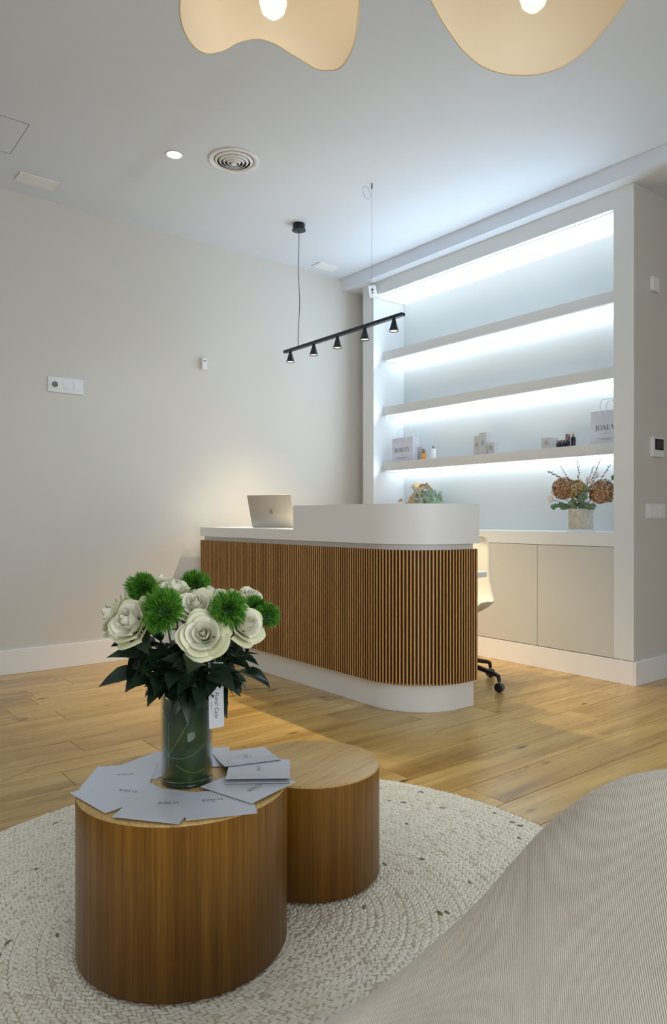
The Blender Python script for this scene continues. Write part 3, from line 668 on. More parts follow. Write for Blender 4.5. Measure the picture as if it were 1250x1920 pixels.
VC = cw(-.363, 1.765); TZ = .3975          # vase centre, table top height
def bouquet_point(px, py, d):              # measured bearings -> metres, baked from the survey of the bouquet
    u = (px-625)/1335; v = -(py-970)/1335
    return cw(u*d, d, 1.05+v*d)
R_ = random.Random(11)
def stem_to(head, sd):
    foot = Vector((VC.x, VC.y, TZ+.02)) + Vector((-(head.x-VC.x)*.28 + R_.uniform(-.012,.012), -(head.y-VC.y)*.28 + R_.uniform(-.012,.012), 0))
    neck = Vector((VC.x, VC.y, TZ+.225)) + Vector(((head.x-VC.x)*.28, (head.y-VC.y)*.28, 0))
    return [foot, foot.lerp(neck, .5), neck, neck.lerp(head, .55)+Vector((0,0,.008)), head]
def rose(px, py, d, diam, face, label, leaves=3, spin=0, open_=1.0):
    head = bouquet_point(px, py, d)
    base = stem_to(head - Vector(face).normalized()*diam*.25, 0)
    root = thing('white_rose', label, 'rose', tuple(base[0]), group='white roses in the glass vase')
    root['group'] = 'white roses in the glass vase'
    inv = Matrix.Translation(-base[0])
    F = inv @ Matrix.Translation(head - Vector(face).normalized()*diam*.25) @ frame_to(face) @ Matrix.Rotation(spin, 4, 'Z')
    rr = random.Random(hash((px, py)) % 1000)
    for L_, (n_, ms, drop) in enumerate(PET):
        for q in range(n_):
            a = 2*PI*(q + .5*(L_ % 2))/n_ + rr.uniform(-.15, .15) + L_*.7
            tilt = (rr.uniform(-.04, .05) + (.03*L_ if L_ > 2 else 0))*open_
            M = F @ Matrix.Scale(diam, 4) @ Matrix.Rotation(a, 4, 'Z') @ Matrix.Rotation(tilt, 4, 'Y') @ Matrix.Translation((0, 0, -drop))
            put(ms[rr.randrange(3)], 'petal', root, M)
    MB().lathe([(.02*diam, -.30*diam), (.05*diam, -.14*diam), (.16*diam, -.05*diam), (.2*diam, .02*diam), (0, .03*diam)], 12, M=F, cap=False).obj('calyx', M_STEM, root)
    pts = [inv @ p for p in base]
    MB().tube(pts, [.0024]*5, 6).obj('stem', M_STEM, root)
    for q in range(leaves):
        k = rr.uniform(.05, .95); P = pts[2].lerp(pts[4], k)
        out = Vector((head.x-VC.x, head.y-VC.y, 0)); out = out.normalized() if out.length > .01 else Vector((0, -1, 0))
        a = math.atan2(out.y, out.x) + rr.uniform(-1.5, 1.5); o2 = Vector((math.cos(a), math.sin(a), rr.uniform(-.9, .15))).normalized()
        Z = Vector((0, 0, 1)); X = o2.cross(Z).normalized(); ZZ = X.cross(o2)
        M = Matrix.Translation(P) @ Matrix((X, o2, ZZ)).transposed().to_4x4() @ Matrix.Rotation(rr.uniform(-.7, .7), 4, 'Y') @ Matrix.Scale(rr.uniform(.85, 1.2), 4)
        put(LEAFS[rr.randrange(3)], 'leaf', root, M)
    return root
tc = -fw  # toward the camera
U = Vector((0, 0, 1))
rose(382, 1190, 1.62, .100, tc*.95+U*.42, 'large open white rose facing front, lowest in the middle of the bouquet', 4, .4)
rose(368, 1134, 1.69, .085, tc*.7+U*.75, 'white rose just above the large front rose in the vase', 3, 1.1)
rose(243, 1165, 1.68, .108, tc*.75-rt*.5+U*.5, 'big white rose at the left side of the vase bouquet', 4, 2.0)
rose(214, 1152, 1.76, .095, tc*.3-rt*.85+U*.45, 'outermost white rose on the left, partly behind another', 3, .2)
rose(462, 1170, 1.68, .090, tc*.6+rt*.65+U*.4, 'white rose at the right side of the vase bouquet', 4, 2.6)
rose(326, 1105, 1.80, .085, U+tc*.25, 'white rose at the top left between two green tufts', 3, .9)
rose(392, 1120, 1.79, .090, U+tc*.3, 'white rose at the top behind the upper middle rose', 3, 1.7)
rose(436, 1124, 1.83, .085, U+tc*.2+rt*.1, 'white rose at the top behind the right green tuft', 3, .1)
rose(473, 1119, 1.86, .065, U*.7+rt*.5+tc*.3, 'small white rose at the upper right of the bouquet', 3, 2.2)
rose(300, 1094, 1.90, .075, U+fw*.3, 'white rose at the back left, mostly behind a green tuft', 2, 2.9)
# dianthus tufts
def tuft_mesh(seed):
    R = random.Random(seed); v = []; f = []; cl = []
    for i in range(34):
        z = R.uniform(-.6, 1); a = R.uniform(0, 2*PI); s_ = math.sqrt(1-z*z); cl.append((Vector((s_*math.cos(a), s_*math.sin(a), z)), R.uniform(.84, 1.14)))
    for i in range(1900):
        z = R.uniform(-.75, 1); a = R.uniform(0, 2*PI); s_ = math.sqrt(max(0, 1-z*z)); n = Vector((s_*math.cos(a), s_*math.sin(a), z))
        c_, k_ = cl[R.randrange(34)]; n = (c_ + Vector((R.gauss(0,.24), R.gauss(0,.24), R.gauss(0,.24)))).normalized()
        L1 = k_*R.uniform(.86, 1.04); b = n*.48; tgt = n*L1; w = n.cross(Vector((R.gauss(0,1), R.gauss(0,1), R.gauss(0,1)))).normalized()*.030
        mid = n*(.75*L1); k = len(v); v += [tuple(b-w*.6), tuple(b+w*.6), tuple(mid+w), tuple(tgt), tuple(mid-w)]; f += [(k, k+1, k+2, k+4), (k+4, k+2, k+3)]
    mb = MB(); mb.v = v; mb.f = f; mb.sm = [False]*len(f); me = mb.mesh('spiky_head'); me.materials.append(M_TUFT); return me
TM = [tuft_mesh(1), tuft_mesh(2)]
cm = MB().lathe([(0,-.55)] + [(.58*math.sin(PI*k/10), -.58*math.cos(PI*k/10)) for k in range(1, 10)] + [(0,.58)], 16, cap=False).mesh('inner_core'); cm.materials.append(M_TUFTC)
def tuft(px, py, d, rpx, label):
    head = bouquet_point(px, py, d); r = rpx*d/1335; base = stem_to(head, 0)
    root = thing('green_dianthus', label, 'flower', tuple(base[0]), group='green dianthus tufts in the glass vase')
    M = Matrix.Translation(head-base[0]) @ frame_to(head-Vector((VC.x, VC.y, TZ+.15))) @ Matrix.Rotation(px, 4, 'Z') @ Matrix.Scale(r, 4)
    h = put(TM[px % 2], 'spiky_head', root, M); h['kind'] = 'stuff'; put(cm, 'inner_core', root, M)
    MB().tube([p-base[0] for p in base], .0022, 6).obj('stem', M_STEM, root)
tuft(268, 1104, 1.80, 35, 'green spiky dianthus tuft at the upper left of the bouquet')
tuft(307, 1146, 1.63, 46, 'largest green spiky dianthus tuft, front left of centre')
tuft(366, 1098, 1.87, 32, 'green spiky dianthus tuft at the back, top middle')
tuft(428, 1142, 1.64, 38, 'green spiky dianthus tuft at the front, right of centre')
tuft(499, 1157, 1.74, 28, 'green spiky dianthus tuft sticking out at the far right')
tuft(478, 1138, 1.80, 24, 'small green dianthus tuft behind the right white rose')
# extra greenery sprays hanging round the vase neck
def spray(px, py, d, n, label, big=1.0):
    tip = bouquet_point(px, py, d); neck = Vector((VC.x, VC.y, TZ+.235)) + (Vector((tip.x, tip.y, 0))-Vector((VC.x, VC.y, 0)))*.3
    foot = Vector((VC.x, VC.y, TZ+.03)) + Vector((R_.uniform(-.02,.02), R_.uniform(-.02,.02), 0))
    root = thing('rose_foliage', label, 'leaves', tuple(foot), group='dark foliage sprays round the vase neck')
    rr = random.Random(px*31+py); mid = neck.lerp(tip, .5)+Vector((0, 0, .03))
    P = [foot, neck, mid, tip]; MB().tube([p-foot for p in P], .0015, 5).obj('stem', M_STEM, root)
    dirn = (tip-neck).normalized()
    for q in range(n):
        k = (q+.5)/n; base = (neck.lerp(mid, k*2) if k < .5 else mid.lerp(tip, k*2-1)) - foot
        sd = dirn.cross(U).normalized()*(1 if q % 2 else -1)
        o2 = (dirn*.55 + sd*.75 + Vector((0, 0, rr.uniform(-.8, .1)))).normalized() if q < n-1 else (dirn+Vector((0,0,-.4))).normalized()
        X = o2.cross(U).normalized(); ZZ = X.cross(o2)
        M = Matrix.Translation(base) @ Matrix((X, o2, ZZ)).transposed().to_4x4() @ Matrix.Rotation(rr.uniform(-.8, .8), 4, 'Y') @ Matrix.Scale(big*rr.uniform(.8, 1.15), 4)
        put(LEAFS[rr.randrange(3)], 'leaf', root, M)
for a in ((262, 1228, 1.68, 5, 'dark leaf spray reaching out at the far left under the roses'), (250, 1262, 1.72, 5, 'dark leaf spray drooping at the lower left of the bouquet'),
          (282, 1275, 1.66, 5, 'dark leaf spray drooping beside the left rim of the vase'), (330, 1262, 1.64, 5, 'dark leaf spray over the front left of the vase rim'),
          (398, 1262, 1.65, 5, 'dark leaf spray hanging over the paper tag'), (436, 1268, 1.68, 5, 'dark leaf spray drooping right of the vase'),
          (462, 1262, 1.74, 5, 'dark leaf spray at the lower right with a long pointed tip'), (456, 1228, 1.70, 5, 'dark leaf spray under the right white rose'),
          (310, 1225, 1.66, 6, 'dark leaf spray under the largest green tuft'), (362, 1238, 1.62, 6, 'dark leaf spray under the large front rose'),
          (300, 1200, 1.72, 4, 'upper dark leaf spray left of centre between the stems'), (345, 1205, 1.70, 4, 'upper dark leaf spray behind the large front rose'), (405, 1200, 1.73, 4, 'upper dark leaf spray right of the large front rose'), (438, 1196, 1.76, 4, 'upper dark leaf spray tucked under the right tuft'), (266, 1206, 1.76, 4, 'upper dark leaf spray under the big left rose'),
          (296, 1240, 1.85, 6, 'dark leaf spray at the back left of the bouquet'), (420, 1232, 1.85, 6, 'dark leaf spray at the back right of the bouquet')):
    spray(*a[:3], a[3]+3, a[4], 1.08)
# glass vase
g = thing('glass_vase', 'tall clear glass cylinder vase with water on the larger drum table', 'vase', (VC.x, VC.y, TZ))
GR = .063
MB().lathe([(0, .0003), (GR-.004, .0003), (GR, .004), (GR, .242), (GR-.0015, .2435), (GR-.003, .242), (GR-.003, .016), (GR-.012, .012), (0, .012)], 56, cap=False).obj('glass', M_GLASS, g)
M_WATER = thin_glass('water', (.80, .90, .78, 1)); MB().lathe([(0, .0125), (GR-.0035, .0165), (GR-.0035, .186), (0, .186)], 48, cap=False).obj('water', M_WATER, g)
M_GB = plastic('green_glass_edge', (30, 52, 44), .08)
MB().lathe([(GR-.004, .0008), (GR-.0008, .004), (GR-.0012, .010), (GR-.006, .012)], 48, cap=False).obj('thick_foot', M_GB, g)
lt = bpy.data.objects.new('lining_leaf', None)
rows = [[((GR-.006)*math.cos(a), (GR-.006)*math.sin(a), z) for a in [(-4.0+4.4*j/28) for j in range(29)]] for z in [.016+ .196*k/8 for k in range(9)]]
ll = MB().grid(rows).obj('lining_leaf', M_BIGLEAF, g); pass
MB().lathe([(GR-.0034, .1850), (GR-.0034, .1868), (GR-.007, .1858)], 48, cap=False).obj('water_line', M_GB, g)
vn = MB()
for c0, c1, bend_ in (((-2.9,.075),(-2.88,.155),0), ((-2.9,.075),(-1.75,.188),-.006), ((-2.9,.075),(-3.35,.115),0), ((-2.9,.075),(-1.25,.100),-.012), ((-2.5,.058),(-1.25,.040),-.01), ((-2.9,.075),(-2.86,.045),0)):
    vn.tube([((GR-.0050)*math.cos(c0[0]+(c1[0]-c0[0])*k/12), (GR-.0050)*math.sin(c0[0]+(c1[0]-c0[0])*k/12), c0[1]+(c1[1]-c0[1])*(k/12)+bend_*math.sin(PI*k/12)) for k in range(13)], .0007, 4)
vn.obj('leaf_veins', M_VEIN, g).rotation_euler = (0, 0, 0)
# tag on the vase
Tg = thing('florist_tag', 'long white paper tag reading Floral Calo hanging from the bouquet', 'tag', tuple(bouquet_point(405, 1367, 1.685)), rz=-YAW)
k = 1.685/1335
tp = MB(); tp.add([(-13*k, 0, 0), (15*k, .0, 5*k), (13*k, 0, 125*k), (-15*k, 0, 125*k)], [(0,1,2,3)]); tp.add([(-13*k, .0006, 0), (15*k, .0006, 5*k), (13*k, .0006, 125*k), (-15*k, .0006, 125*k)], [(3,2,1,0)])
M_TAG = Mat('tag_paper', (226, 226, 230), .7).m
tp.obj('card', M_TAG, Tg)
def font_mesh(txt, size, name, mat, parent, M, spacing=1.0):
    c = bpy.data.curves.new(name, 'FONT'); c.body = txt; c.size = size; c.align_x = 'LEFT'; c.space_character = spacing
    o = bpy.data.objects.new(name, c); COL.objects.link(o); bpy.context.view_layer.update()
    dg = bpy.context.evaluated_depsgraph_get(); me = bpy.data.meshes.new_from_object(o.evaluated_get(dg)); bpy.data.objects.remove(o)
    me.materials.clear(); me.materials.append(mat); return put(me, name, parent, M)
Mt = Matrix.Translation((-2.0*k, -.0006, 69*k)) @ Matrix(((0,1,0,0),(0,0,-1,0),(-1,0,0,0),(0,0,0,1)))
font_mesh('Floral Calo', .0125, 'lettering', M_INK, Tg, Mt, 1.08)
q = MB(); [q.box(-9.2*k, -.0006, (38+i*1.3)*k, -8*k, -.0003, (38.8+i*1.3)*k) for i in range(9)]; q.obj('small_print', M_INKG, Tg)
MB().tube([(0, 0, 122*k), (-.01, .01, 140*k), (-.03, .03, 150*k)], .0006, 4).obj('string', M_CARDW, Tg)

# ------------------------------------------------------------------ drum tables
RUGZ = .0148
def drum(c, R, h, label, ang):
    t = thing('drum_table', label, 'table', (c[0], c[1], RUGZ), rz=ang)
    hh = h-RUGZ
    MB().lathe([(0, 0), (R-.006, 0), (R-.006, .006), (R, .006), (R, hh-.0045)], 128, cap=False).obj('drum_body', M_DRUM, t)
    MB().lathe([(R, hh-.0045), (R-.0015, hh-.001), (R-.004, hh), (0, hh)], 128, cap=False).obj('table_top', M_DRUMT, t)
C1 = (.8023, 1.6100)
drum(C1, .2534, TZ, 'larger and taller round oak drum table carrying the flower vase', 1.25)
drum((1.2522, 1.6901), .2005, .329, 'smaller and lower round oak drum table with a bare top', .3)

# brochures: corner list on the table top relative to the drum centre
M_BRO = Mat('brochure_card', (206, 209, 218), .4).m; M_BROD = plastic('brochure_underside', (60, 64, 78), .6)
def brochure(A, B, C_, D_, layer, label, text_dir=None, lift=(0,0,0,0), word=True, size=.0105, toff=(0, 0)):
    z0 = TZ + .0006 + layer*.0016
    cx = (A[0]+B[0]+C_[0]+D_[0])/4; cy = (A[1]+B[1]+C_[1]+D_[1])/4
    t = thing('brochure', label, 'brochure', (C1[0]+cx, C1[1]+cy, z0), group=None)
    loc = [(p[0]-cx, p[1]-cy) for p in (A, B, C_, D_)]; n = 8
    def P(u, v, dz):
        x = (loc[0][0]*(1-u)+loc[1][0]*u)*(1-v) + (loc[3][0]*(1-u)+loc[2][0]*u)*v; y = (loc[0][1]*(1-u)+loc[1][1]*u)*(1-v) + (loc[3][1]*(1-u)+loc[2][1]*u)*v
        l = (lift[0]*(1-u)+lift[1]*u)*(1-v)**2 + (lift[3]*(1-u)+lift[2]*u)*v**2
        return (x, y, l+dz)
    lo = [[P(i/n, j/n, 0) for j in range(n+1)] for i in range(n+1)]; up = [[P(i/n, j/n, .0011) for j in range(n+1)] for i in range(n+1)]
    def skirt(mb, a, b):
        ring = lambda G: [G[i][0] for i in range(n)] + [G[n][j] for j in range(n)] + [G[i][n] for i in range(n, 0, -1)] + [G[0][j] for j in range(n, 0, -1)]
        mb.grid([ring(a), ring(b)], closed_v=True, smooth=False)
    mb = MB(); mb.grid(up, smooth=True); mb.grid(lo, smooth=True, flip=True); skirt(mb, lo, up)
    mb.obj('cover', M_BRO, t, recalc=False)
    lo2 = [[(x*.985, y*.985, z-.0007) for x, y, z in r] for r in lo]; in2 = [[(x*.985, y*.985, z) for x, y, z in r] for r in lo]
    m2 = MB(); m2.grid(in2); m2.grid(lo2, flip=True); skirt(m2, lo2, in2); m2.obj('inner_leaf', M_BROD if layer >= 3 else M_BRO, t)
    if word:
        a = text_dir; zc_ = P(.5, .5, .0014)[2]
        M = Matrix.Translation((toff[0], toff[1], zc_+.0003)) @ Matrix.Rotation(a, 4, 'Z')
        word_mb(size, M).obj('lettering', M_INK, t); subword_mb(size*.72, M, -1.8).obj('small_print', M_INKG, t)
TAU = math.atan2
brochure((-.10,.197),(.045,.248),(.095,.105),(-.055,.053), 0, 'brochure behind the vase on the far left of the ring', .33, word=False)
brochure((.086,.234),(.216,.151),(.134,.022),(.004,.105), 1, 'brochure directly right behind the vase', word=False)
brochure((-.227,.099),(-.134,.225),(.001,.154),(-.083,.024), 1, 'brochure at the left of the vase with a faint upper mark', -.55, toff=(.012,.0), size=.0085)
brochure((-.251,.088),(-.228,-.075),(-.065,-.052),(-.088,.111), 2, 'leftmost brochure overhanging the table edge', -.95, size=.0105, toff=(.02,-.005))
brochure((-.224,-.108),(-.128,-.230),(-.004,-.117),(-.098,.010), 3, 'brochure at the front centre of the ring', -.63, toff=(.018,-.005))
brochure((-.106,-.220),(.035,-.282),(.097,-.141),(-.044,-.079), 2, 'brochure at the front right, partly under its neighbours', -.42, toff=(-.002,.022))
brochure((.004,-.075),(.048,-.237),(.203,-.190),(.160,-.035), 4, 'brochure pointing its corner forward under the stacked pair', .35, toff=(0,-.028))
brochure((.105,-.016),(.248,-.059),(.290,.085),(.147,.125), 3, 'brochure with a raised folded front edge on the far right', 1.2, lift=(.012,.012,0,0))
brochure((.058,-.100),(.184,-.192),(.272,-.066),(.147,.026), 6, 'lower brochure of the stacked pair at the right', word=False, lift=(.0,.0,0,0))
brochure((.060,-.098),(.186,-.190),(.270,-.062),(.145,.028), 8, 'upper brochure of the stacked pair at the right', 1.0, lift=(.006,.006,0,0))

# ------------------------------------------------------------------ braided rug
def rug():
    t = thing('round_rug', 'round braided cream rug under the drum tables', 'rug', (1.010, 1.583, 0))
    MB().lathe([(0, .0003), (1.032, .0003), (1.036, .004), (1.032, .007), (0, .007)], 128, cap=False).obj('rug_base', M_RUGB, t)
    rng = np.random.default_rng(5); rowp = .0205
    nl, nw = 6, 5
    tv = []
    for i in range(nl):
        a = i/(nl-1)
        for j in range(nw):
            b = -1+2*j/(nw-1); w = math.sin(PI*(.12+.76*a)); tv.append((a*2-1, b*w, math.sqrt(max(0, 1-b*b))*w))
    tv = np.array(tv); tf = np.array([(i*nw+j, (i+1)*nw+j, (i+1)*nw+j+1, i*nw+j+1) for i in range(nl-1) for j in range(nw-1)])
    V = []; Fc = []; Cc = []; n = 0
    for k in range(51):
        r = 1.026 - k*rowp + .0012*np.sin(k*1.7)
        if r < .03: break
        st = .0185; m = max(6, int(2*PI*r/st)); off = rng.uniform(0, 1)
        for side in (-1, 1):
            th = (np.arange(m) + off + (.5 if side > 0 else 0))*2*PI/m + rng.normal(0, .0012, m)/max(r, .1)
            ang = side*.45 + rng.normal(0, .10, m)
            Ln = .0130*(1+rng.normal(0, .08, m)); Wd = .0060*(1+rng.normal(0, .1, m)); H = .0062*(1+rng.normal(0, .14, m))
            lx = tv[None, :, 0]*Ln[:, None]; ly = tv[None, :, 1]*Wd[:, None]; lz = tv[None, :, 2]*H[:, None] + .0045
            tx = lx*np.cos(ang)[:, None] - ly*np.sin(ang)[:, None]; ry = lx*np.sin(ang)[:, None] + ly*np.cos(ang)[:, None]
            rr = r + side*.0045 + ry; tt = th[:, None] + tx/max(r, .02)
            P = np.stack([rr*np.cos(tt), rr*np.sin(tt), lz], -1).reshape(-1, 3)
            V.append(P); F_ = (tf[None] + (np.arange(m)*len(tv))[:, None, None]).reshape(-1, 4) + n; Fc.append(F_); n += len(P)
            c = rng.normal(0, 1, m)*.05 + .80; fl = rng.random(m); c = np.where(fl < .004, .25, np.where(fl < .03, .6, c)); Cc.append(np.repeat(c, len(tv)))
    V = np.concatenate(V); Fc = np.concatenate(Fc); Cc = np.concatenate(Cc)
    me = bpy.data.meshes.new('braids'); me.vertices.add(len(V)); me.vertices.foreach_set('co', V.ravel())
    me.loops.add(Fc.size); me.loops.foreach_set('vertex_index', Fc.ravel().astype(np.int32)); me.polygons.add(len(Fc))
    me.polygons.foreach_set('loop_start', (np.arange(len(Fc))*4).astype(np.int32)); me.polygons.foreach_set('loop_total', np.full(len(Fc), 4, np.int32))
    me.polygons.foreach_set('use_smooth', np.ones(len(Fc), bool)); me.update(calc_edges=True)
    at = me.attributes.new('tone', 'FLOAT', 'POINT'); at.data.foreach_set('value', Cc.astype(np.float32))
    me.materials.append(M_RUG); o = bpy.data.objects.new('braids', me); COL.objects.link(o); o.parent = t; o['kind'] = 'stuff'
M_RUGB = plastic('rug_base', (184, 172, 144), .9)
mr = Mat('jute_braid', (214, 208, 190), .85); at = mr.n('ShaderNodeAttribute', attribute_name='tone')
cr = mr.ramp(at.outputs['Fac'], [(.2,(110,94,70)),(.58,(204,192,166)),(.74,(234,226,208)),(.9,(246,240,226))])
v = mr.coords((1,1,1)); nn = mr.noise(v, 700, 2); cr = mr.mix(.3, cr, mr.ramp(nn, [(.3,(170,160,140)),(.6,(255,255,255))]), 'MULTIPLY'); mr.base(cr); mr.bump(nn, .5, .001)
M_RUG = mr.m
rug()

# ------------------------------------------------------------------ sofa in the foreground (corduroy)
ms = Mat('ribbed_corduroy', (220, 208, 192), .9)
v = ms.coords((1,1,1), rot=(0,0,.27))
w = ms.n('ShaderNodeTexWave', wave_type='BANDS', bands_direction='X', wave_profile='SIN'); w.inputs['Scale'].default_value = 140; w.inputs['Distortion'].default_value = .15; ms.l(v, w.inputs[0])
n1 = ms.noise(v, 5, 5, .6); c = ms.ramp(n1, [(.3,(210,192,170)),(.5,(224,208,187)),(.7,(232,219,201))])
n3 = ms.noise(v, 900, 2); c = ms.mix(.3, c, ms.ramp(w.outputs[1], [(0,(176,166,152)),(.6,(255,255,255))]), 'MULTIPLY'); c = ms.mix(.25, c, ms.ramp(n3, [(.3,(190,185,178)),(.6,(255,255,255))]), 'MULTIPLY')
ms.base(c); ms.bump(w.outputs[1], .5, .0015); ms.b.inputs['Sheen Weight'].default_value = .3; M_SOFA = ms.m
def catmull(P, n):
    out = []; m = len(P)
    for i in range(m):
        p0, p1, p2, p3 = P[i-1], P[i], P[(i+1) % m], P[(i+2) % m]
        for k in range(n):
            t = k/n; out.append(tuple(.5*(2*b + (c-a)*t + (2*a-5*b+4*c-d)*t*t + (-a+3*b-3*c+d)*t**3) for a, b, c, d in zip(p0, p1, p2, p3)))
    return out
# boundary of the upholstered body: (right, ahead, edge height) in the sofa's own frame
SB = [(-0.044, 0.914, 0.42), (0.037, 0.972, 0.435), (0.128, 1.03, 0.465), (0.209, 1.065, 0.514), (0.296, 1.101, 0.583), (0.352, 1.106, 0.628), (0.405, 1.093, 0.665), (0.45, 1.069, 0.689), (0.51, 1.025, 0.708), (0.63, 0.92, 0.718), (0.8, 0.7, 0.7), (0.92, 0.45, 0.68), (0.95, 0.2, 0.64), (0.86, -0.02, 0.58), (0.6, -0.15, 0.5), (0.3, -0.18, 0.44), (0.02, -0.1, 0.4), (-0.15, 0.1, 0.385), (-0.22, 0.35, 0.38), (-0.2, 0.6, 0.385), (-0.13, 0.78, 0.4)]
SO = thing('corduroy_sofa', 'beige ribbed curved sofa in the lower right foreground', 'sofa', (0, 0, 0), rz=-YAW)
B = catmull(SB, 5); ctr = (.42, .42); rows = []
prof = [0, .15, .3, .45, .58, .7, .8, .87, .92]
for (bx, by, bz) in B:
    row = []; dx, dy = bx-ctr[0], by-ctr[1]; D_ = math.hypot(dx, dy); ux, uy = dx/D_, dy/D_
    ER = .10
    for s_ in prof:
        q = s_/.92*(D_-ER); k = (s_/.92)
        zc_ = .56 + (bz+.008-.56)*(k**1.6)
        row.append((ctr[0]+ux*q, ctr[1]+uy*q, zc_))
    for a in range(1, 9):
        th = PI/2*a/8; row.append((ctr[0]+ux*(D_-ER+ER*math.sin(th)), ctr[1]+uy*(D_-ER+ER*math.sin(th)), bz+.008-ER*.8*(1-math.cos(th))))
    for z in (.25, .12, .075): row.append((ctr[0]+ux*(D_-.004*(.3-z)), ctr[1]+uy*(D_-.01), min(z, bz-.1)))
    rows.append(row)
mb = MB(); mb.grid(rows, closed_u=True); so = mb.obj('upholstery', M_SOFA, SO, recalc=True)
pb = MB(); pb.prism([(ctr[0]+(x-ctr[0])*.9, ctr[1]+(y-ctr[1])*.9) for x, y, z in B], .018, .08); pb.obj('plinth_base', M_BLACK, SO)

# ------------------------------------------------------------------ dried arrangement on the cabinet top
CT = .9528
M_HYD = leafmat('dried_hydrangea', (120, 70, 56), (226, 190, 146), .8, ns=7); M_HYD2 = leafmat('dried_hydrangea_pale', (140, 112, 66), (222, 204, 150), .8, ns=7)
M_EUC = leafmat('eucalyptus', (88, 120, 92), (132, 160, 128), .6); M_TWIG = plastic('brown_twig', (92, 66, 54), .7); M_COT = plastic('cotton', (240, 232, 230), .9); M_BERRY = plastic('dark_berry', (90, 58, 62), .5)
mv = Mat('textured_stone', (200, 196, 186), .8); v = mv.coords(); nn = mv.noise(v, 60, 5, .7); mv.base(mv.ramp(nn, [(.35,(178,172,160)),(.5,(202,197,186)),(.7,(220,217,210))])); mv.bump(nn, .5, .003); M_POT = mv.m
VX, VY = 4.31, 2.75
o = MB().lathe([(0,0),(.088,0),(.09,.003),(.09,.014),(.088,.0165),(0,.0165)], 40, cap=False).obj('glass_plate', M_GLASS); o.location = (VX, VY, CT+.0005); tag(o, 'clear glass plate under the textured vase on the cabinet top', 'plate')
t = thing('textured_vase', 'grey textured cylinder vase with dried flowers on the cabinet top', 'vase', (VX, VY, CT+.0175))
MB().lathe([(0,0),(.076,0),(.080,.003),(.080,.135),(.078,.138),(.074,.136),(.072,.02),(0,.02)], 48, cap=False).obj('pot', M_POT, t)
TOP = Vector((VX, VY, CT+.155)); FOOT = Vector((VX, VY, CT+.045))
def yz(y, z, dx=0): return Vector((VX+dx, y, z))
def stemmed(name, cat, label, tip, group=None):
    f = FOOT + Vector((R_.uniform(-.03,.03), R_.uniform(-.03,.03), 0))
    r = thing(name, label, cat, tuple(f), group=group)
    nk = TOP + (tip-TOP)*.15; MB().tube([Vector((0,0,0)), nk-f, tip-f], .002, 5).obj('stem', M_TWIG, r)
    return r, f
def floret_ball(seed, n=420):
    R = random.Random(seed); mb = MB()
    for i in range(n):
        z = R.uniform(-.9, 1); a = R.uniform(0, 2*PI); s_ = math.sqrt(1-z*z); nrm = Vector((s_*math.cos(a), s_*math.sin(a), z)); p = nrm*R.uniform(.78, 1.0)
        F = Matrix.Translation(p) @ frame_to(nrm+Vector((R.gauss(0,.3),R.gauss(0,.3),R.gauss(0,.3)))) @ Matrix.Rotation(R.uniform(0,6), 4, 'Z')
        for q in range(4):
            Mq = F @ Matrix.Rotation(q*PI/2, 4, 'Z'); mb.add([(0,0,0),(.06,-.06,.03),(.15,0,.05),(.06,.06,.03)], [(0,1,2,3)], M=Mq)
    return mb
HB = floret_ball(3).mesh('flower_head'); HB.materials.append(M_HYD); HB2 = floret_ball(8).mesh('flower_head'); HB2.materials.append(M_HYD2)
HCr = MB().lathe([(0,-.74)] + [(.76*math.sin(PI*k/8), -.76*math.cos(PI*k/8)) for k in range(1,8)] + [(0,.76)], 12, cap=False).mesh('inner_core'); HCr.materials.append(M_HYD)
for (p, r, me, lb) in ((yz(2.575, 1.215, -.03), .083, HB, 'round brown dried hydrangea head at the right of the arrangement'), (yz(2.845, 1.245, -.05), .080, HB, 'brown dried hydrangea head at the left of the arrangement'),
                       (yz(2.765, 1.235, -.02), .068, HB2, 'pale gold dried hydrangea head in the middle of the arrangement')):
    t, f = stemmed('dried_hydrangea', 'flower', lb, p); put(me, 'flower_head', t, Matrix.Translation(p-f) @ Matrix.Scale(r, 4)); put(HCr, 'inner_core', t, Matrix.Translation(p-f) @ Matrix.Scale(r, 4))
def sprig(tip, label, bend=.05, n=26, berry=.0055, side=0):
    f = FOOT + Vector((R_.uniform(-.03,.03), R_.uniform(-.03,.03), 0)); t = thing('berry_sprig', label, 'twig', tuple(f), group='dark berry sprigs in the dried arrangement')
    base = TOP + (tip-TOP)*.12; pts = []
    for k in range(9):
        q = k/8; p = base.lerp(tip, q); p.z += bend*math.sin(q*PI); pts.append(p-f)
    MB().tube([Vector((0,0,0))]+pts, .0013, 5).obj('stem', M_TWIG, t)
    mb = MB(); R = random.Random(int(tip.y*1000))
    for i in range(n):
        q = .42+.58*i/n; k = min(7, int(q*8)); p = pts[k].lerp(pts[k+1], q*8-k) + Vector((R.gauss(0,.004), R.gauss(0,.009)*(1.2-q), R.gauss(0,.005)))
        r = berry*R.uniform(.7, 1.15)*(1.35-q*.7); mb.lathe([(0,-r),(r*.8,-r*.5),(r,0),(r*.8,r*.5),(0,r)], 6, M=Matrix.Translation(p) @ Matrix.Rotation(R.uniform(0,3),4,'X'), cap=False)
    mb.obj('berries', M_BERRY, t)['kind'] = 'stuff'
sprig(yz(3.00, 1.375, -.03), 'dark berry sprig arching furthest left', .05); sprig(yz(2.93, 1.415, .03), 'faint berry sprig rising behind the left arching one', .02, 14, .004)
sprig(yz(2.775, 1.445, 0), 'upright berry sprig above the middle of the arrangement', 0, 18, .005); sprig(yz(2.612, 1.455, .03), 'tallest berry sprig right of the middle', .01, 22, .005)
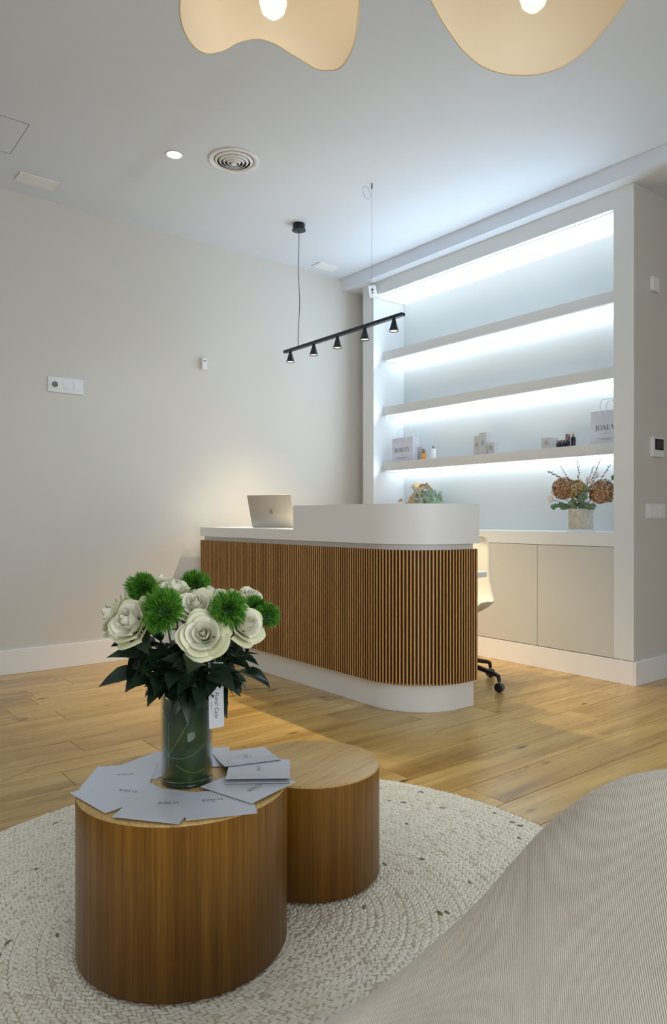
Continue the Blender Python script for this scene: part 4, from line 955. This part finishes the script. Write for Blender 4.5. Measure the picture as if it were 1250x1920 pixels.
sprig(yz(2.66, 1.40, .02), 'thin berry sprig leaning beside the tallest one', .02, 14, .004); sprig(yz(2.50, 1.395, -.05), 'berry sprig leaning out to the right of the arrangement', .0, 20, .005)
for p, lb in ((yz(2.93, 1.225, -.05), 'cotton bloom highest on the left of the arrangement'), (yz(2.95, 1.178, -.06), 'cotton bloom lowest on the left of the arrangement'), (yz(2.635, 1.335, 0), 'cotton bloom at the top right of the arrangement'), (yz(2.67, 1.30, -.03), 'cotton bloom just left of the top right one')):
    t, f = stemmed('cotton_bloom', 'flower', lb, p); mb = MB()
    for q in range(5):
        a = q*2*PI/5; mb.lathe([(0,-.014),(.011,-.009),(.014,0),(.010,.010),(0,.013)], 8, M=Matrix.Translation(p-f+Vector((.006*math.cos(a), .013*math.cos(a), .013*math.sin(a)))), cap=False)
    mb.obj('bloom', M_COT, t)
ROUND = leaf_mesh('leaf', .040, .021, M_EUC, .15, .1, 7)
for p, n, lb in ((yz(2.93, 1.125, -.05), 9, 'eucalyptus sprig spreading low on the left over the vase rim'), (yz(2.66, 1.23, -.08), 8, 'eucalyptus sprig with round leaves at the front middle'), (yz(2.49, 1.31, -.02), 8, 'eucalyptus sprig at the far right edge of the niche'), (yz(2.60, 1.13, -.05), 8, 'eucalyptus sprig low on the right over the vase rim'), (yz(2.76, 1.15, -.07), 10, 'dense eucalyptus sprig low in the centre')):
    t, f = stemmed('eucalyptus_sprig', 'leaves', lb, p); R = random.Random(int(p.y*999))
    for q in range(n):
        b = (TOP + (p-TOP)*(.35+.65*q/n)) - f; o2 = Vector((R.uniform(-1,.2), R.uniform(-1,1), R.uniform(-.4,.8))).normalized(); X = o2.cross(Vector((1,.1,0))).normalized(); 
        M = Matrix.Translation(b) @ Matrix((X, o2, X.cross(o2))).transposed().to_4x4() @ Matrix.Scale(R.uniform(.8,1.25), 4); put(ROUND, 'leaf', t, M)

# kraft-wrapped bouquet lying on the cabinet top
t = thing('wrapped_bouquet', 'bouquet with pale blue green foliage wrapped in brown kraft paper on the cabinet top', 'bouquet', (4.43, 4.385, CT))
M_KRAFT = leafmat('kraft_paper', (190, 158, 118), (216, 190, 154), .8); M_BLUE = leafmat('pale_blue_leaf', (160, 186, 196), (210, 224, 230), .6); M_SAGE = leafmat('sage_leaf', (128, 164, 134), (186, 208, 184), .6)
rows = []; R = random.Random(2)
for i in range(19):
    a = -.9+4.6*i/18; row = []
    for j in range(8):
        v_ = j/7; r = .03+.165*v_**.7 + .010*math.sin(5*a+2)*v_ + .008*math.sin(11*a)*v_
        row.append((.02-.13*math.sin(a*.7)*0+.62*r*math.cos(a)+.006*math.sin(9*a+6*v_), .16-.19*v_+.012*math.sin(7*a)*v_, max(.004, .205+r*1.0*math.sin(a))))
    rows.append(row)
MB().grid(rows).obj('kraft_paper', M_KRAFT, t)
rows = [[(.02+.62*r*math.cos(a), -.02+.10*k/4+.01*math.sin(8*a), .205+r*math.sin(a)) for k, r in ((0,.135),(1,.16),(2,.185),(3,.20),(4,.19))] for a in [.9+1.4*i/12 for i in range(13)]]
MB().grid(rows).obj('paper_fold', M_KRAFT, t)
for nm, me_, n, yr, zr, sc_ in (('blue_leaf', leaf_mesh('blue_leaf', .05, .010, M_BLUE, .2, .1, 6), 46, (-.27,-.02), (.20,.33), 1.15), ('sage_leaf', leaf_mesh('sage_leaf', .055, .016, M_SAGE, .2, .2, 6), 60, (-.30,-.04), (.15,.30), 1.05), ('dry_leaf', leaf_mesh('dry_leaf', .06, .018, M_KRAFT, .2, .3, 6), 12, (-.04,.15), (.16,.25), .9)):
    for q in range(n):
        p = Vector((R.uniform(-.13,-.02), R.uniform(*yr), R.uniform(*zr))); o2 = Vector((R.uniform(-.7,.1), R.uniform(-1,.6), R.uniform(-.2,1))).normalized(); X = o2.cross(Vector((1,.1,.2))).normalized()
        put(me_, nm, t, Matrix.Translation(p) @ Matrix((X, o2, X.cross(o2))).transposed().to_4x4() @ Matrix.Scale(sc_*R.uniform(.7,1.1), 4))
mbb = MB(); mbb.lathe([(0,0.001),(.07,0.001),(.08,.06),(.10,.16),(.06,.24),(0,.27)], 16, M=Matrix.Translation((.03,-.10,.0)), cap=False); mbb.obj('stem_bundle', M_EUC, t)
